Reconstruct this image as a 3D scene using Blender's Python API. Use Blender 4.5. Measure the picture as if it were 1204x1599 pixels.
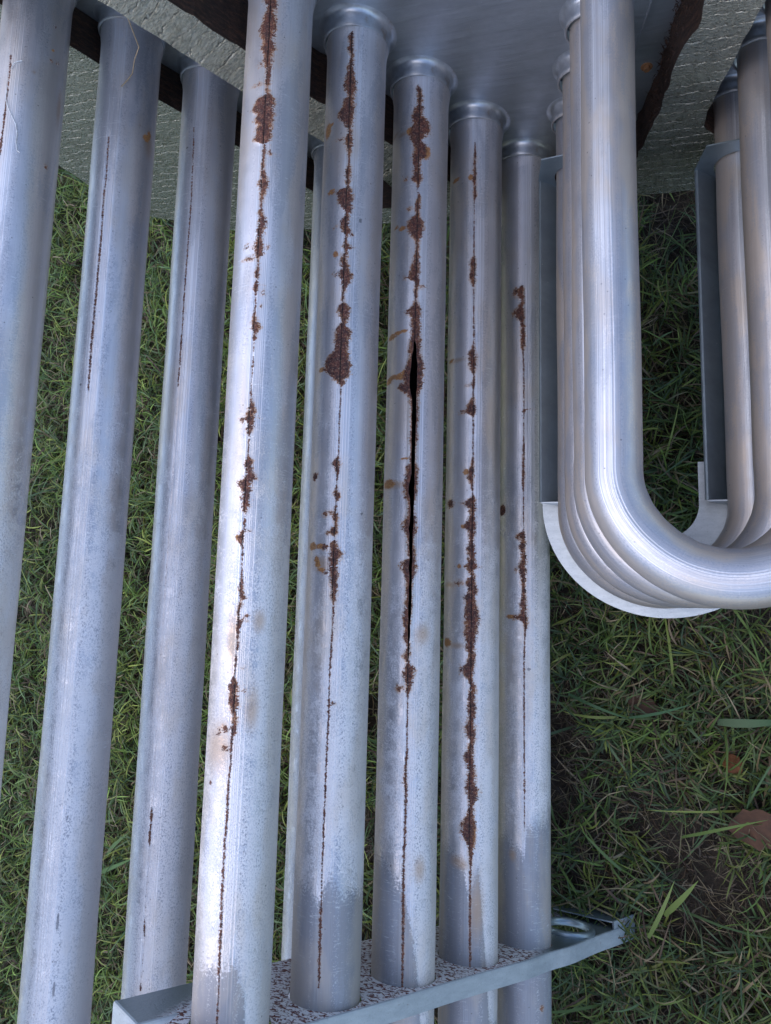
import bpy, bmesh, math, random
import numpy as np
from mathutils import Vector, Matrix
from mathutils.geometry import tessellate_polygon

# ------------------------------------------------------------ set-up: camera, sky, sun, exposure
SC = bpy.context.scene
for o in list(bpy.data.objects):
    bpy.data.objects.remove(o)
COL = SC.collection
S = 0.0254                     # the model is laid out in inches
LIFT = 33.0                    # height of the camera above the soil, inches
random.seed(7)
RNG = np.random.default_rng(11)
PI = math.pi

cam_data = bpy.data.cameras.new('camera')
cam = bpy.data.objects.new('camera', cam_data)
COL.objects.link(cam)
cam_data.sensor_fit = 'VERTICAL'
cam_data.sensor_height = 24.0
cam_data.lens = 24.0 * 1099.21 / 1599.0
cam_data.clip_start = 0.01
cam_data.clip_end = 1000.0
ROT = Matrix(((0.921688871586106, 0.02612105300237149, 0.38704949888144513),
              (0.025906645942748725, 0.9913585603929717, -0.12859646352669246),
              (-0.3870639090516288, 0.12855308368772092, 0.9130474439940404)))
cam.matrix_world = Matrix.Translation((0, 0, LIFT * S)) @ ROT.to_4x4()
SC.camera = cam

SUN_EL, SUN_AZ = math.radians(64), math.radians(250)      # azimuth clockwise from +Y
world = bpy.data.worlds.new('World')
SC.world = world
world.use_nodes = True
wn = world.node_tree
wn.nodes.clear()
w_out = wn.nodes.new('ShaderNodeOutputWorld')
w_bg = wn.nodes.new('ShaderNodeBackground')
w_sky = wn.nodes.new('ShaderNodeTexSky')
w_sky.sky_type = 'NISHITA'
w_sky.sun_disc = False
w_sky.sun_elevation = SUN_EL
w_sky.sun_rotation = SUN_AZ
w_sky.air_density = 1.0
w_sky.dust_density = 1.0
w_sky.ozone_density = 0.6
w_bg.inputs['Strength'].default_value = 0.15
wn.links.new(w_sky.outputs[0], w_bg.inputs['Color'])
wn.links.new(w_bg.outputs[0], w_out.inputs['Surface'])

sun_data = bpy.data.lights.new('sun', 'SUN')
sun_data.energy = 0.65
sun_data.angle = math.radians(70)
sun_data.color = (1.0, 0.89, 0.80)
sun = bpy.data.objects.new('sun', sun_data)
COL.objects.link(sun)
sd = Vector((math.sin(SUN_AZ) * math.cos(SUN_EL), math.cos(SUN_AZ) * math.cos(SUN_EL), math.sin(SUN_EL)))
sun.rotation_euler = sd.to_track_quat('Z', 'Y').to_euler()
sun.location = (0, 0, 3)

SC.view_settings.view_transform = 'Standard'
SC.view_settings.look = 'None'
SC.view_settings.gamma = 1.0
SC.view_settings.use_curve_mapping = False
SC.view_settings.exposure = 1.04
SC.render.engine = 'CYCLES'
SC.cycles.max_bounces = 8
SC.cycles.glossy_bounces = 5
SC.cycles.diffuse_bounces = 3

# ------------------------------------------------------------ measured layout (inches)
M_X, M_Z, ROW_DX, ROW_DZ = -11.0612, -16.7205, 1.32108, -2.75107     # middle row of tubes
L_X, L_Z = M_X - 7.6870, M_Z + 2.3636                                # left row
U_X, U_Y, U_Z, U_DX, U_DZ, U_BEND, U_R = 1.1760, 3.5020, -18.3474, -0.5951, -2.2985, 2.7181, 0.7065
def plate_y(x, z, off=0.0):
    return 18.3004 - 0.11316 * x - 0.02755 * (z + 25.0) - off
def baffle_y(x, z, off=0.0):
    return -11.03 + 0.125 * (z + 18.47) - off
SEAM = 0.272                   # where the weld seam runs round every tube, radians from the top

SEAM_RUST = {
 'M1': [(17.64,0.001,0.519),(17.46,0.098,0.508),(17.3,0.147,0.44),(17.11,-0.014,0.468),(16.94,0.062,0.513),(16.77,-0.063,0.54),(16.56,-0.074,0.475),(16.33,0.074,0.447),(16.07,0.002,0.515),(15.83,0.08,0.452),(15.58,0.114,0.444),(15.43,0.183,0.432),(15.16,0.197,0.389),(14.97,0.206,0.398),(14.79,0.235,0.331),(14.59,0.246,0.416),(14.51,0.151,0.493),(14.41,-0.081,0.573),(14.25,-0.118,0.58),(14.12,-0.212,0.55),(13.93,0.016,0.575),(13.79,-0.137,0.565),(13.6,0.035,0.554),(13.46,-0.001,0.487),(13.27,-0.033,0.551),(13.13,-0.094,0.503),(13.0,0.248,0.361),(12.6,0.23,0.362),(12.3,0.226,0.339),(12.11,0.217,0.386),(12.01,0.202,0.427),(11.72,0.159,0.531),(11.52,0.228,0.432),(11.36,0.236,0.366),(11.03,0.253,0.346),(10.89,0.202,0.371),(10.74,0.23,0.469),(10.55,0.22,0.531),(10.36,0.133,0.433),(10.12,0.185,0.426),(9.92,0.098,0.436),(9.69,0.17,0.483),(9.53,0.216,0.328),(9.3,0.266,0.339),(9.07,0.183,0.369),(8.86,0.251,0.325),(8.68,0.166,0.352),(8.53,0.231,0.323),(8.41,0.274,0.293),(8.26,0.263,0.282),(8.15,0.251,0.324),(7.98,0.241,0.314),(7.7,0.18,0.347),(7.49,0.173,0.534),(7.33,0.256,0.347),(7.11,0.249,0.376),(7.05,0.289,0.316),(6.48,0.291,0.309),(6.05,0.277,0.296),(5.65,0.271,0.298),(5.41,0.265,0.337),(5.14,0.206,0.49),(4.93,0.104,0.432),(4.75,0.172,0.44),(4.57,0.2,0.397),(4.43,0.263,0.334),(4.25,0.281,0.308),(3.86,0.275,0.311),(3.79,0.206,0.436),(3.63,0.178,0.461),(3.42,0.244,0.472),(3.28,0.234,0.564),(3.16,0.032,0.468),(3.02,0.04,0.457),(2.88,0.183,0.43),(2.69,0.138,0.44),(2.53,0.184,0.448),(2.37,0.193,0.353),(2.32,0.285,0.321),(2.11,0.261,0.331),(1.89,0.255,0.343),(1.77,0.226,0.315),(1.68,0.101,0.319),(1.54,0.109,0.309),(1.41,0.246,0.334),(1.12,0.262,0.305),(0.74,0.264,0.317),(0.44,0.246,0.35),(0.24,0.221,0.394),(0.02,0.251,0.456),(-0.06,0.273,0.308),(-0.11,0.223,0.379),(-0.35,0.2,0.306),(-0.48,0.208,0.296),(-0.58,0.214,0.403),(-0.81,0.209,0.331),(-1.03,0.239,0.308),(-1.26,0.234,0.337),(-1.39,0.241,0.276),(-1.56,0.215,0.302),(-1.8,0.229,0.281),(-2.0,0.169,0.275),(-2.26,0.055,0.39),(-2.42,0.085,0.366),(-2.59,0.057,0.424),(-2.75,0.123,0.399),(-2.91,0.169,0.358),(-3.02,0.245,0.381),(-3.18,0.22,0.406),(-3.31,0.227,0.396),(-3.4,0.215,0.417),(-3.5,0.203,0.289),(-4.14,0.222,0.291),(-4.69,0.185,0.262),(-5.44,0.203,0.271),(-6.24,0.172,0.241),(-7.39,0.172,0.248),(-8.13,0.191,0.275),(-9.17,0.194,0.269),(-9.32,0.237,0.253),(-9.75,0.246,0.262),(-9.9,0.222,0.271),(-10.62,0.215,0.281)],
 'M2': [(18.47,0.253,0.295),(18.42,0.254,0.318),(18.27,0.108,0.323),(18.15,0.156,0.348),(18.01,0.182,0.352),(17.84,0.078,0.358),(17.64,0.238,0.364),(17.46,0.222,0.349),(17.19,0.123,0.378),(17.01,0.13,0.405),(16.79,0.071,0.474),(16.58,0.011,0.501),(16.34,0.087,0.508),(16.19,0.222,0.43),(16.05,0.03,0.435),(15.83,0.039,0.463),(15.63,-0.144,0.47),(15.48,-0.163,0.475),(15.27,0.014,0.439),(15.03,0.198,0.385),(14.87,0.246,0.411),(14.66,0.125,0.438),(14.43,0.176,0.425),(14.25,0.225,0.41),(14.03,0.274,0.356),(13.77,0.282,0.364),(13.53,0.186,0.433),(13.27,0.195,0.401),(13.16,0.199,0.404),(13.01,0.267,0.389),(12.91,-0.103,0.494),(12.64,-0.045,0.523),(12.42,0.01,0.489),(12.26,0.168,0.494),(12.08,0.236,0.439),(11.91,0.095,0.425),(11.68,0.06,0.452),(11.5,0.194,0.498),(11.33,0.262,0.343),(11.16,0.227,0.349),(11.0,0.191,0.534),(10.82,0.279,0.38),(10.63,0.141,0.406),(10.49,0.104,0.411),(10.27,0.196,0.457),(10.12,0.032,0.562),(9.95,0.187,0.608),(9.75,0.194,0.455),(9.54,0.222,0.342),(9.33,0.209,0.33),(9.19,0.234,0.334),(9.05,0.094,0.517),(8.91,0.078,0.561),(8.74,0.168,0.527),(8.61,0.234,0.472),(8.44,0.158,0.399),(8.37,0.098,0.559),(8.21,0.018,0.604),(7.96,0.05,0.552),(7.69,0.06,0.522),(7.56,-0.067,0.566),(7.41,-0.258,0.571),(7.22,-0.303,0.637),(7.08,-0.383,0.641),(6.89,-0.085,0.627),(6.74,0.033,0.494),(6.57,0.265,0.441),(6.47,0.298,0.328),(6.13,0.31,0.33),(5.57,0.29,0.32),(4.58,0.305,0.325),(4.39,0.302,0.341),(4.23,0.19,0.366),(4.09,0.073,0.39),(3.96,0.2,0.375),(3.8,0.245,0.361),(3.61,0.271,0.32),(3.31,0.243,0.32),(3.22,0.167,0.419),(3.1,0.231,0.423),(2.97,0.275,0.323),(2.72,0.225,0.322),(2.6,0.17,0.364),(2.45,0.215,0.389),(2.26,0.242,0.376),(2.07,0.049,0.364),(1.95,0.194,0.349),(1.84,0.276,0.334),(1.69,0.125,0.396),(1.55,0.13,0.419),(1.44,0.114,0.593),(1.27,0.101,0.504),(1.12,0.086,0.434),(0.93,0.134,0.422),(0.8,0.159,0.445),(0.61,0.146,0.433),(0.46,0.191,0.438),(0.28,0.218,0.445),(0.09,0.225,0.395),(-0.04,0.287,0.353),(-0.35,0.289,0.364),(-0.74,0.284,0.34),(-1.62,0.25,0.325),(-1.91,0.241,0.317),(-2.2,0.271,0.29),(-2.74,0.263,0.3),(-2.92,0.251,0.335),(-3.36,0.258,0.323),(-4.14,0.241,0.315),(-4.69,0.242,0.298),(-5.23,0.235,0.3),(-5.9,0.242,0.288),(-6.59,0.241,0.296),(-7.37,0.243,0.271),(-7.94,0.256,0.275),(-8.28,0.26,0.287),(-8.38,0.228,0.309),(-8.94,0.223,0.313),(-9.65,0.232,0.322),(-10.25,0.238,0.318),(-10.5,0.256,0.292)],
 'M3': [(18.23,0.216,0.261),(18.18,0.194,0.285),(17.99,0.152,0.402),(17.74,0.203,0.43),(17.49,0.208,0.412),(17.31,0.096,0.506),(17.02,-0.017,0.421),(16.88,0.035,0.653),(16.65,0.041,0.729),(16.49,-0.078,0.732),(16.3,-0.074,0.571),(16.09,0.005,0.439),(15.9,0.104,0.601),(15.68,0.108,0.675),(15.46,0.067,0.61),(15.31,0.07,0.409),(15.06,0.121,0.414),(14.83,0.104,0.463),(14.64,0.038,0.489),(14.46,0.27,0.381),(14.36,0.272,0.36),(14.2,0.23,0.275),(14.08,0.3,0.41),(13.79,0.216,0.438),(13.54,0.177,0.421),(13.32,0.248,0.403),(13.22,0.047,0.449),(13.09,-0.045,0.564),(12.93,-0.09,0.567),(12.86,-0.064,0.591),(12.68,-0.012,0.549),(12.51,0.086,0.507),(12.38,0.245,0.421),(12.03,0.253,0.406),(11.69,0.171,0.435),(11.39,0.088,0.485),(11.16,0.047,0.445),(11.01,0.004,0.449),(10.86,0.255,0.473),(10.53,0.24,0.392),(10.19,0.269,0.377),(9.97,0.119,0.513),(9.8,0.009,0.538),(9.58,0.15,0.52),(9.29,0.134,0.526),(9.02,0.162,0.531),(8.73,0.102,0.537),(8.4,0.065,0.544),(8.24,0.157,0.591),(8.07,0.05,0.661),(7.85,-0.037,0.688),(7.63,-0.128,0.647),(7.36,-0.049,0.653),(7.15,-0.296,0.612),(6.95,0.031,0.507),(6.79,0.145,0.489),(6.4,0.219,0.496),(6.07,0.205,0.524),(5.79,0.232,0.466),(5.42,0.176,0.516),(5.35,0.177,0.475),(5.09,0.247,0.437),(4.81,0.232,0.422),(4.62,0.215,0.447),(4.45,0.089,0.535),(4.24,0.094,0.54),(4.03,0.055,0.544),(3.88,-0.009,0.547),(3.64,0.042,0.53),(3.45,0.069,0.492),(3.28,0.181,0.432),(2.96,0.188,0.439),(2.82,0.127,0.505),(2.59,0.023,0.531),(2.38,0.05,0.514),(2.12,0.185,0.477),(1.92,0.19,0.419),(1.71,0.195,0.507),(1.5,0.241,0.532),(1.29,0.01,0.536),(1.13,0.037,0.56),(0.96,0.084,0.522),(0.72,0.175,0.423),(0.47,0.18,0.428),(-0.14,0.152,0.421),(-0.35,0.094,0.425),(-0.59,0.078,0.389),(-0.81,0.209,0.332),(-1.05,0.11,0.338),(-1.35,0.263,0.385),(-1.66,0.125,0.391),(-1.85,0.253,0.396),(-2.05,0.176,0.563),(-2.21,0.117,0.587),(-2.39,0.183,0.529),(-2.55,0.248,0.471),(-2.74,0.253,0.415),(-2.94,0.308,0.358),(-3.88,0.308,0.359),(-4.4,0.31,0.37),(-4.54,0.313,0.393),(-5.18,0.247,0.367),(-5.56,0.236,0.375),(-5.75,0.28,0.399),(-6.22,0.291,0.39),(-6.98,0.298,0.387),(-7.91,0.27,0.358),(-8.83,0.272,0.379),(-9.75,0.293,0.39),(-10.65,0.304,0.391),(-11.27,0.318,0.385),(-11.51,0.352,0.372)],
 'M4': [(17.51,0.211,0.235),(17.46,0.211,0.26),(17.03,0.191,0.288),(16.46,0.173,0.293),(16.2,0.175,0.296),(15.99,0.129,0.298),(15.73,0.18,0.3),(15.34,0.184,0.328),(15.16,0.185,0.257),(14.95,0.211,0.235),(12.96,0.207,0.255),(12.86,0.16,0.303),(12.67,0.042,0.328),(12.41,0.117,0.331),(12.16,0.047,0.333),(11.91,0.098,0.312),(11.73,0.196,0.266),(11.28,0.224,0.282),(10.41,0.22,0.279),(9.68,0.239,0.298),(9.43,0.195,0.288),(9.15,0.032,0.361),(8.95,0.059,0.409),(8.71,0.061,0.412),(8.46,0.158,0.344),(8.29,0.253,0.299),(7.93,0.164,0.349),(7.83,0.234,0.28),(7.5,0.215,0.307),(7.26,0.054,0.355),(6.96,-0.088,0.404),(6.78,0.222,0.291),(6.43,0.26,0.306),(5.6,0.245,0.279),(5.37,0.259,0.304),(5.13,0.215,0.307),(4.95,0.172,0.308),(4.79,0.081,0.356),(4.55,0.037,0.358),(4.39,0.132,0.314),(4.16,0.203,0.316),(4.0,0.25,0.284),(3.86,0.228,0.342),(3.72,0.07,0.411),(3.59,-0.095,0.412),(3.4,0.142,0.437),(3.24,0.167,0.348),(3.1,0.1,0.417),(2.94,0.055,0.441),(2.78,-0.085,0.443),(2.6,0.105,0.422),(2.44,0.084,0.4),(2.26,0.155,0.357),(2.1,0.111,0.404),(1.96,0.043,0.428),(1.74,0.092,0.43),(1.51,0.117,0.432),(1.35,-0.019,0.548),(1.22,0.098,0.367),(1.02,0.168,0.436),(0.79,0.011,0.438),(0.61,0.105,0.485),(0.46,0.151,0.51),(0.3,-0.077,0.443),(0.17,0.041,0.444),(-0.1,0.021,0.515),(-0.43,0.002,0.587),(-0.72,0.006,0.566),(-0.98,0.009,0.5),(-1.24,0.035,0.457),(-1.53,0.061,0.416),(-1.68,0.175,0.462),(-1.96,0.089,0.464),(-2.18,-0.069,0.422),(-2.4,-0.02,0.402),(-2.55,0.162,0.381),(-2.76,0.23,0.472),(-3.04,0.167,0.474),(-3.58,0.151,0.479),(-3.89,0.177,0.438),(-4.15,0.047,0.485),(-4.53,0.184,0.466),(-4.74,0.208,0.403),(-5.13,0.014,0.45),(-5.58,0.195,0.498),(-6.0,0.091,0.502),(-6.21,0.093,0.639),(-6.41,0.204,0.573),(-6.72,0.207,0.444),(-7.04,0.103,0.468),(-7.35,-0.026,0.515),(-7.6,-0.023,0.474),(-7.79,0.112,0.454),(-8.05,0.222,0.457),(-8.36,0.268,0.395),(-8.76,0.283,0.367),(-10.16,0.287,0.371),(-11.54,0.302,0.385),(-11.77,0.325,0.356)],
 'M5': [(12.83,0.103,0.179),(12.75,0.078,0.204),(12.63,-0.104,0.254),(12.36,-0.104,0.255),(12.13,0.078,0.255),(11.95,-0.024,0.255),(11.75,-0.183,0.255),(11.48,-0.155,0.255),(11.27,0.054,0.255),(10.92,0.08,0.28),(10.53,0.055,0.28),(10.13,0.106,0.231),(9.94,0.156,0.193),(9.47,0.181,0.218),(8.69,0.182,0.231),(7.65,0.195,0.219),(6.42,0.196,0.22),(6.32,0.159,0.257),(5.99,0.147,0.257),(5.35,0.136,0.245),(4.98,0.124,0.245),(4.6,0.136,0.233),(4.35,0.185,0.209),(2.91,0.186,0.222),(2.86,0.114,0.234),(2.74,-0.083,0.282),(2.57,0.09,0.307),(2.25,0.017,0.307),(1.88,0.115,0.307),(1.51,-0.056,0.331),(1.27,0.043,0.331),(1.15,0.067,0.307),(0.55,0.116,0.307),(0.07,0.069,0.331),(-0.22,0.021,0.379),(-0.39,-0.102,0.379),(-0.53,0.07,0.379),(-0.65,0.189,0.379),(-1.01,0.224,0.283),(-1.95,0.19,0.26),(-3.59,0.203,0.249),(-5.87,0.216,0.25),(-6.66,0.193,0.285),(-6.89,0.228,0.251),(-8.11,0.235,0.249)],
 'L1': [(16.33,0.243,0.285),(16.2,0.234,0.309),(15.98,0.246,0.32),(15.6,0.254,0.317),(15.51,0.263,0.295),(15.28,0.245,0.298),(15.13,0.26,0.313),(14.92,0.261,0.282),(14.46,0.246,0.288),(14.33,0.216,0.322),(14.16,0.234,0.298),(13.87,0.244,0.265),(13.58,0.21,0.275),(13.41,0.184,0.292),(13.14,0.192,0.279),(12.94,0.171,0.259)],
 'L2': [(15.12,0.256,0.279),(14.96,0.258,0.303),(14.55,0.258,0.303),(14.14,0.269,0.314),(13.8,0.286,0.308),(13.52,0.274,0.34),(13.12,0.24,0.307),(12.78,0.268,0.291),(12.54,0.244,0.311),(11.91,0.262,0.328),(11.32,0.257,0.333),(10.46,0.251,0.327),(9.38,0.243,0.319),(7.88,0.228,0.315),(7.14,0.248,0.323),(6.53,0.257,0.31),(6.37,0.282,0.303)],
 'L3': [(16.99,0.126,0.152),(16.18,0.155,0.206),(14.44,0.196,0.246),(13.22,0.191,0.252),(12.01,0.186,0.247),(10.82,0.181,0.218),(9.64,0.176,0.237),(8.71,0.167,0.228),(8.01,0.167,0.239),(7.55,0.15,0.211),(7.32,0.166,0.203),(7.19,0.2,0.176),(-6.62,0.243,0.221),(-6.73,0.23,0.252),(-6.81,0.203,0.29),(-7.01,0.206,0.303),(-7.16,0.24,0.283),(-7.4,0.213,0.257),(-7.53,0.201,0.288),(-7.71,0.203,0.279),(-7.82,0.245,0.266),(-7.94,0.275,0.253),(-10.0,0.255,0.234),(-10.11,0.242,0.263),(-10.23,0.218,0.293),(-10.41,0.232,0.296),(-10.52,0.273,0.294),(-10.64,0.302,0.281),(-11.83,0.264,0.243),(-11.94,0.251,0.272),(-12.07,0.229,0.302),(-12.2,0.249,0.27)],
}
BLOTCHES = {
 'M1': [(15.52,0.055,0.084,0.108,0),(14.91,0.047,0.041,0.198,0),(12.7,0.485,0.04,0.127,0),(12.8,0.462,0.099,0.036,0),(9.9,-0.094,0.078,0.118,0),(9.84,0.546,0.076,0.035,0),(9.55,0.037,0.068,0.192,0),(8.47,0.452,0.056,0.089,0),(8.55,0.501,0.094,0.035,0),(8.11,0.451,0.056,0.053,0),(6.39,0.296,0.064,0.045,0),(5.9,0.276,0.036,0.036,0),(4.86,0.089,0.063,0.119,0),(4.93,0.518,0.036,0.052,0),(3.28,0.547,0.07,0.068,0),(1.82,0.398,0.021,0.103,0),(1.65,0.103,0.12,0.057,1),(-0.44,0.48,0.058,0.083,0),(-0.54,0.451,0.025,0.083,0),(-1.75,0.43,0.025,0.1,0),(-2.33,0.526,0.081,0.049,0),(-3.32,0.065,0.112,0.114,0),(-3.39,-0.114,0.08,0.087,0),(-3.48,-0.222,0.032,0.074,0),(-3.81,0.077,0.087,0.113,0),(-3.78,-0.151,0.762,0.585,2),(-1.07,0.114,0.991,0.189,2),(-2.85,0.732,0.647,0.234,2),(-0.55,0.819,0.367,0.208,2),(-4.72,-0.378,0.047,0.092,0)],
 'M2': [(14.69,-0.009,0.045,0.14,0),(15.21,-0.588,0.308,0.198,1),(15.34,-0.411,0.07,0.174,1),(12.95,-0.285,0.1,0.176,1),(12.88,-0.054,0.066,0.143,0),(11.69,-0.052,0.054,0.094,0),(11.42,0.48,0.064,0.06,0),(10.79,-0.016,0.118,0.114,1),(10.78,0.178,0.064,0.104,2),(10.99,0.474,0.042,0.08,0),(10.13,0.01,0.064,0.09,0),(10.01,0.546,0.084,0.08,0),(7.11,-0.383,0.083,0.193,1),(3.76,-0.534,0.13,0.16,0),(2.6,-0.038,0.087,0.11,0),(2.62,0.109,0.058,0.143,0),(2.03,0.071,0.057,0.083,0),(1.64,-0.525,0.136,0.25,1),(1.63,-0.202,0.096,0.229,1),(1.61,0.004,0.095,0.172,0),(1.43,0.499,0.038,0.113,0),(1.24,0.449,0.056,0.094,0),(1.25,-0.312,0.095,0.125,1),(1.1,-0.25,0.114,0.13,1),(0.93,-0.098,0.076,0.184,1),(0.87,0.055,0.056,0.167,0),(1.12,-0.153,0.303,0.354,2),(-2.88,0.407,0.054,0.073,0),(5.67,0.297,0.04,0.024,0),(5.37,0.287,0.04,0.024,0),(11.91,0.751,0.085,0.063,3),(2.63,1.12,0.058,0.075,3),(-2.88,0.48,0.054,0.055,2)],
 'M3': [(14.7,-0.134,0.073,0.103,0),(16.56,0.52,0.341,0.206,0),(15.65,0.583,0.289,0.162,1),(16.49,-0.028,0.172,0.148,1),(16.47,-0.319,0.1,0.282,2),(16.64,-0.79,0.078,0.36,2),(12.9,-0.244,0.095,0.196,1),(13.03,-0.528,0.061,0.153,1),(11.05,-0.044,0.093,0.096,0),(10.72,0.542,0.069,0.111,0),(13.56,0.039,0.071,0.094,0),(9.8,0.032,0.091,0.092,0),(9.16,-0.094,0.068,0.198,1),(9.14,-0.329,0.08,0.208,1),(9.07,-0.632,0.117,0.314,1),(7.66,0.037,0.178,0.184,1),(7.58,-0.176,0.134,0.234,1),(7.61,-0.529,0.091,0.441,1),(7.54,-0.791,0.139,0.302,1),(7.24,-0.117,0.134,0.148,0),(4.75,0.06,0.054,0.179,1),(3.91,-0.15,0.107,0.333,2),(3.95,-0.636,0.175,0.415,1),(3.89,-0.421,0.173,0.578,2),(2.5,0.069,0.126,0.088,0),(1.21,0.034,0.124,0.11,0),(-1.06,0.173,0.06,0.062,0),(-1.66,0.166,0.06,0.062,0),(-2.68,0.022,0.119,0.108,0),(-2.63,0.127,0.059,0.126,0),(-8.08,0.819,0.485,0.248,2),(-0.94,0.777,0.404,0.326,2),(-7.38,0.014,0.028,0.032,3),(-8.0,-0.1,0.028,0.033,3)],
 'M4': [(16.2,-0.588,0.094,0.252,1),(16.09,0.079,0.131,0.124,1),(7.94,0.07,0.048,0.167,0),(6.95,-0.088,0.072,0.201,0),(8.96,-0.388,0.099,0.454,2),(9.02,-0.714,0.075,0.196,1),(4.74,0.035,0.117,0.142,1),(3.63,-0.663,0.188,0.22,0),(3.61,-0.047,0.069,0.145,0),(2.78,-0.037,0.092,0.144,1),(1.37,-0.19,0.091,0.102,1),(1.36,0.456,0.067,0.137,0),(0.79,-0.182,0.112,0.205,0),(-1.32,-0.745,0.179,0.268,1),(-1.4,-0.28,0.132,0.4,2),(-2.2,-0.069,0.13,0.094,0),(-6.2,0.526,0.104,0.134,0),(-7.44,0.042,0.266,0.111,0),(-7.54,0.387,0.613,0.151,1),(-8.51,-0.126,0.243,0.339,2),(-9.96,0.562,1.195,0.315,2),(-8.59,0.012,0.202,0.317,2),(0.72,-0.631,0.114,0.471,2)],
 'M5': [(12.52,-0.131,0.217,0.135,0),(11.67,-0.183,0.188,0.138,0),(3.74,-0.783,0.229,0.234,0),(8.69,0.207,0.057,0.045,0),(7.6,0.207,0.077,0.074,0),(7.7,0.405,0.021,0.177,0),(-0.38,-0.284,0.096,0.252,1),(-0.4,-0.052,0.12,0.225,0),(2.64,-0.033,0.099,0.1,0),(1.39,-0.055,0.097,0.1,0),(-8.95,-0.205,0.265,0.178,2),(-2.3,0.402,0.07,0.096,3),(-14.09,0.896,0.146,0.148,0)],
 'L1': [(16.52,1.43,0.062,0.082,0),(16.61,1.661,0.122,0.062,0),(17.73,1.447,0.062,0.042,0),(16.92,1.458,0.052,0.063,1),(13.05,1.597,0.08,0.08,0),(15.24,1.912,0.782,0.145,2),(15.85,0.969,0.083,0.068,2),(16.62,0.676,0.032,0.026,3)],
 'L2': [(15.45,1.521,0.133,0.17,1),(15.64,1.663,0.176,0.1,1),(15.33,1.662,0.616,0.246,2),(-6.46,0.702,0.054,0.052,3),(-9.32,0.669,0.313,0.043,3),(-11.11,0.71,0.256,0.042,3),(15.77,1.235,0.045,0.045,2),(6.63,-0.004,0.042,0.055,3)],
 'L3': [(16.24,-0.102,0.052,0.065,3)],
}
CRACK = [(8.77,0.298,0.331),(8.68,0.289,0.365),(8.38,0.274,0.381),(8.16,0.235,0.397),(7.94,0.207,0.423),(7.5,0.184,0.421),(7.17,0.181,0.417),(7.01,0.206,0.399),(6.83,0.274,0.413),(6.18,0.277,0.415),(5.31,0.285,0.401),(4.23,0.287,0.402),(3.98,0.261,0.408),(3.87,0.231,0.41),(3.64,0.215,0.404),(3.38,0.284,0.399),(2.65,0.289,0.404),(2.42,0.252,0.398),(2.21,0.278,0.392),(1.92,0.284,0.388),(1.29,0.287,0.38),(0.47,0.295,0.387),(-0.14,0.298,0.38),(-0.75,0.29,0.362),(-1.35,0.303,0.344),(-1.71,0.319,0.332)]

# ------------------------------------------------------------ helpers
def W(p):
    return (p[0] * S, p[1] * S, (p[2] + LIFT) * S)
BASE = Vector(W((-6.0, 2.0, -LIFT)))

def link(name, me, parent=None, mat=None, smooth=False, base=None):
    o = bpy.data.objects.new(name, me)
    COL.objects.link(o)
    if parent is not None:
        o.parent = parent
    for m in (mat if isinstance(mat, (list, tuple)) else [mat]):
        if m is not None and m.name not in [x.name for x in me.materials if x]:
            me.materials.append(m)
    if smooth:
        me.polygons.foreach_set('use_smooth', [True] * len(me.polygons))
    return o

def mesh_np(name, V, F, uv=None, attrs=None, loops_uv=None):
    """V (n,3) inches in layout space, F list/array of faces -> mesh relative to BASE"""
    V = np.asarray(V, float)
    P = np.empty_like(V)
    P[:, 0] = V[:, 0] * S - BASE.x
    P[:, 1] = V[:, 1] * S - BASE.y
    P[:, 2] = (V[:, 2] + LIFT) * S - BASE.z
    me = bpy.data.meshes.new(name)
    me.from_pydata(P.tolist(), [], [tuple(int(i) for i in f) for f in F])
    if uv is not None:
        lay = me.uv_layers.new(name='inches')
        li = np.empty(len(me.loops), int)
        me.loops.foreach_get('vertex_index', li)
        lay.data.foreach_set('uv', np.asarray(uv, float)[li].ravel())
    for k, v in (attrs or {}).items():
        a = me.attributes.new(k, 'FLOAT', 'POINT')
        a.data.foreach_set('value', np.asarray(v, float))
    me.validate()
    return me

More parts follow.
